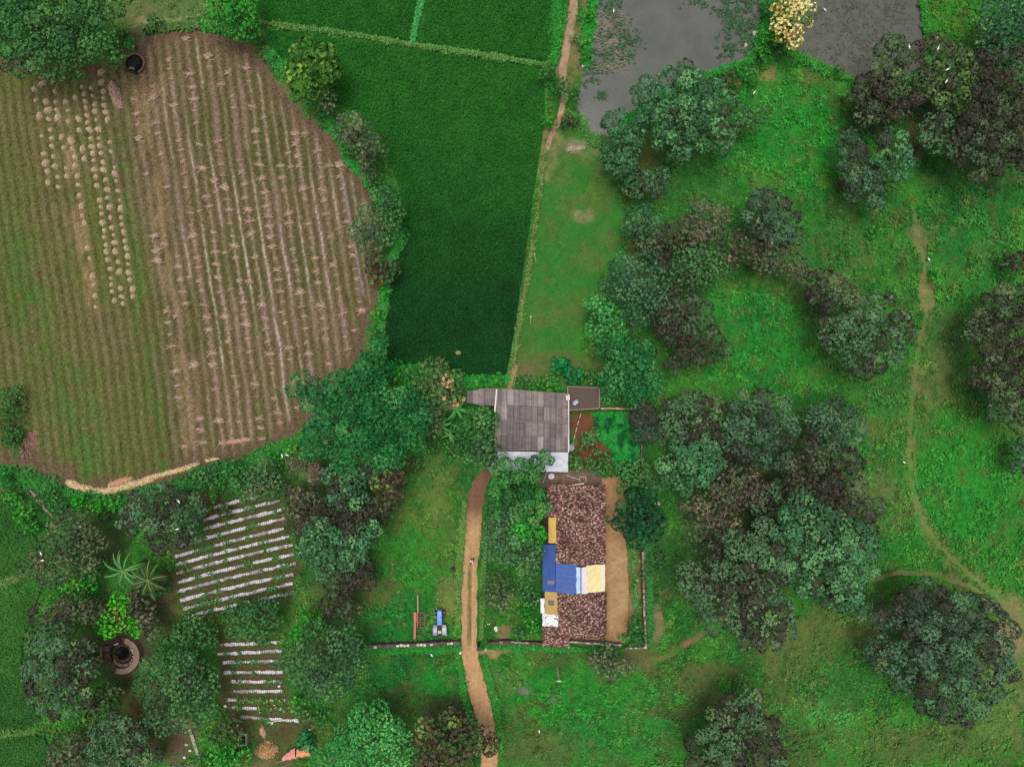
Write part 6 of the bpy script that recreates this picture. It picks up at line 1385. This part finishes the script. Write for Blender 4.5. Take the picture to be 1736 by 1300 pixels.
# leafy fringe on the banks
PX, PY, CC = [], [], []
for line, w, n, ca in (([(430,38),(520,50),(600,60),(700,78),(820,95),(925,112)], 4, 3000, (78, 122, 56)), ([(718,-40),(713,10),(704,50),(699,76)], 4, 1500, (58, 136, 70)), (BUND_E, 3.5, 1300, (86, 112, 56)),
    ([(455,90),(500,140),(560,200),(590,270),(640,330),(680,400),(655,480),(650,540),(640,600)], 9, 7000, (48, 124, 50)), ([(944,-20),(944,60),(938,110)], 7, 2500, (44, 122, 46)), ([(1008,-20),(996,60),(992,110)], 7, 2500, (44, 128, 46)),
    ([(648,628),(720,632),(800,648),(866,642)], 9, 4500, (44, 128, 50)), ([(985,205),(1005,240),(1035,240)], 6, 1200, (70, 116, 54)), ([(1035,238),(1070,205),(1120,165),(1180,135),(1270,105),(1295,60),(1300,-20)], 9, 5000, (44, 120, 44)),
    ([(1330,85),(1395,120),(1460,145),(1530,146),(1578,108),(1566,40),(1560,-20)], 8, 4500, (50, 116, 42)), ([(-20,800),(60,815),(130,840),(200,855),(280,835),(340,812),(440,778),(520,740)], 11, 9000, (46, 112, 44)),
    ([(-20,996),(45,974),(85,952)], 5, 1200, (92, 120, 62)), ([(-20,1244),(60,1238)], 5, 900, (78, 116, 52)), ([(250,48),(330,44),(420,60)], 8, 2200, (78, 110, 56)), ([(788,850),(779,960),(776,1060)], 4, 2200, (84, 118, 56)), ([(822,900),(819,1000),(816,1080)], 3, 1800, (76, 112, 52)),
    ([(778,1100),(788,1180),(806,1240)], 4, 1500, (48, 120, 46)), ([(822,1110),(838,1180),(852,1270)], 4, 1500, (52, 116, 46)), ([(620,1102),(780,1098)], 5, 1700, (40, 116, 44)), ([(826,1096),(920,1096),(1056,1102)], 4, 1700, (44, 116, 46)), ([(1072,930),(1076,1000),(1076,1060)], 4, 350, (76, 112, 58)), ([(1098,930),(1102,1090)], 5, 1600, (48, 106, 46))):
    L = np.array(line, float); sl = np.hypot(*np.diff(L, axis=0).T); q = rng.uniform(0, sl.sum(), n); cs = np.concatenate([[0], np.cumsum(sl)]); i = np.clip(np.searchsorted(cs, q) - 1, 0, len(sl) - 1); t = ((q - cs[i]) / sl[i])[:, None]
    p = L[i] * (1 - t) + L[i + 1] * t; w2 = w * (.4 + 1.2 * vnoise(q / 22, np.full(n, w * 3.), 17)); p += rng.normal(0, .5, (n, 2)) * w2[:, None]
    hsh = vnoise(q / 14, np.full(n, n * .01), 19); k_ = rng.uniform(0, 1, n) < .25 + hsh; PX.append(p[k_, 0]); PY.append(p[k_, 1]); CC.append((lin(ca) * rng.uniform(.75, 1.5, (n, 1)))[k_])
tuft('bank_weeds', np.concatenate(PX), np.concatenate(PY), np.concatenate(CC) * 1.4, .42, 5, .26, .13, (.0, .8))
# garden crop between the walls
px = rng.uniform(1000, 1088, 9000); py = rng.uniform(696, 800, 9000); ok = inside(px, py, np.array([(1006,700),(1086,698),(1087,798),(1040,800),(1036,760),(1012,742)])); px, py = px[ok], py[ok]; f = fbm(px / 10, py / 10, 331, 3)
tuft('garden_crop', px, py, mix(lin((14, 78, 34)), lin((34, 128, 52)), sstep(.3, .65, f)) * (1.1 + .9 * vnoise(px / 4, py / 4, 7))[:, None], .6, 5, .24, .12, (.0, .8))
# floating water plants
def floaters(name, blobs, n, col, L=.24, W=.13, hh=.12):
    PX, PY = [], []
    for x, y, rx, ry, w in blobs:
        m_ = int(n * w); PX.append(x + rng.normal(0, .55, m_) * rx); PY.append(y + rng.normal(0, .55, m_) * ry)
    px, py = np.concatenate(PX), np.concatenate(PY); k_ = fbm(px / 9, py / 9, 341, 3) > .44; px, py = px[k_], py[k_]
    cs = pick([((56, 84, 60), .5), ((74, 110, 74), .3), ((66, 70, 60), .2)] if col is None else col, len(px)); o = tuft(name, px, py, cs * 1.3, hh, 4, L, W, (.0, .5))
floaters('water_weeds', [(1030,10,22,22,.8),(1035,50,26,24,1),(1050,72,26,16,.8),(1030,95,28,18,.8),(1060,90,12,14,.3),(1010,118,20,8,.3),(1002,142,12,8,.2),(1018,162,8,6,.12),(1200,0,26,9,.6),(1235,15,22,20,.9),(1252,42,18,22,.9),(1240,75,20,14,.6),(1225,90,14,8,.2),(1268,70,12,30,.5),(1270,10,16,16,.5)], 900, None)
floaters('pond_algae', [(1380,30,30,25,.5),(1440,50,40,40,1),(1500,60,40,40,.9),(1470,100,50,24,.8),(1400,90,30,20,.4),(1520,20,30,24,.5),(1440,10,30,14,.4)], 620, [((72, 84, 58), .6), ((90, 84, 72), .4)], .16, .07, .03)
px = rng.uniform(1010, 1062, 420); py = rng.uniform(20, 125, 420); k_ = fbm(px / 12, py / 12, 351, 2) > .45; px, py = px[k_], py[k_]
a = rng.uniform(-.9, 1.0, len(px)); c = np.stack([(px - 868) * S, (650 - py) * S, .06 + .2 * rng.uniform(0, 1, len(px))], 1); d = np.stack([np.cos(a), np.sin(a) * -1, rng.normal(0, .06, len(px))], 1) * rng.uniform(.3, 1.3, len(px))[:, None]; s_ = np.stack([np.sin(a), np.cos(a), 0 * a], 1) * .025
o = link('dry_reeds', quads('dry_reeds', np.stack([c - d - s_, c + d - s_ * .5, c + d + s_ * .5, c - d + s_], 1), np.tile(lin((150, 138, 120)), (len(px), 1)) * rng.uniform(.7, 1.2, (len(px), 1)), 'straw')); o['kind'] = 'stuff'
# ---------- camera, light ----------
cam = bpy.data.cameras.new('camera'); co = bpy.data.objects.new('camera', cam); COL.objects.link(co)
co.location = (0, 0, D); co.rotation_euler = (0, 0, 0); cam.sensor_width = 36; cam.lens = 36 * D / (1736 * S); cam.clip_end = 3000; SC.camera = co
w = bpy.data.worlds.new('World'); SC.world = w; w.use_nodes = True; nt = w.node_tree; bg = nt.nodes['Background']
sk = nt.nodes.new('ShaderNodeTexSky'); sk.sky_type = 'NISHITA'; sk.sun_disc = False; EL = R(83); AZ = R(-35)
sk.sun_elevation = EL; sk.sun_rotation = AZ; sk.air_density = 1.0; sk.dust_density = 3.0; hs = nt.nodes.new('ShaderNodeHueSaturation'); hs.inputs['Saturation'].default_value = .3; nt.links.new(sk.outputs[0], hs.inputs['Color']); nt.links.new(hs.outputs[0], bg.inputs[0]); bg.inputs[1].default_value = .075
sd = bpy.data.lights.new('sun', 'SUN'); sd.energy = 2.0; sd.angle = R(32); sd.color = (1, .96, .9); so = bpy.data.objects.new('sun', sd); COL.objects.link(so)
dv = Vector((math.sin(AZ) * math.cos(EL), math.cos(AZ) * math.cos(EL), math.sin(EL))); so.rotation_euler = dv.to_track_quat('Z', 'Y').to_euler(); so.location = (0, 0, 60)
SC.view_settings.view_transform = 'Standard'; SC.view_settings.look = 'None'; SC.view_settings.exposure = 0.4; SC.view_settings.gamma = 1.0
SC.render.engine = 'CYCLES'; SC.cycles.max_bounces = 5; SC.cycles.diffuse_bounces = 2; SC.cycles.glossy_bounces = 2; SC.cycles.transmission_bounces = 2; SC.cycles.use_denoising = False
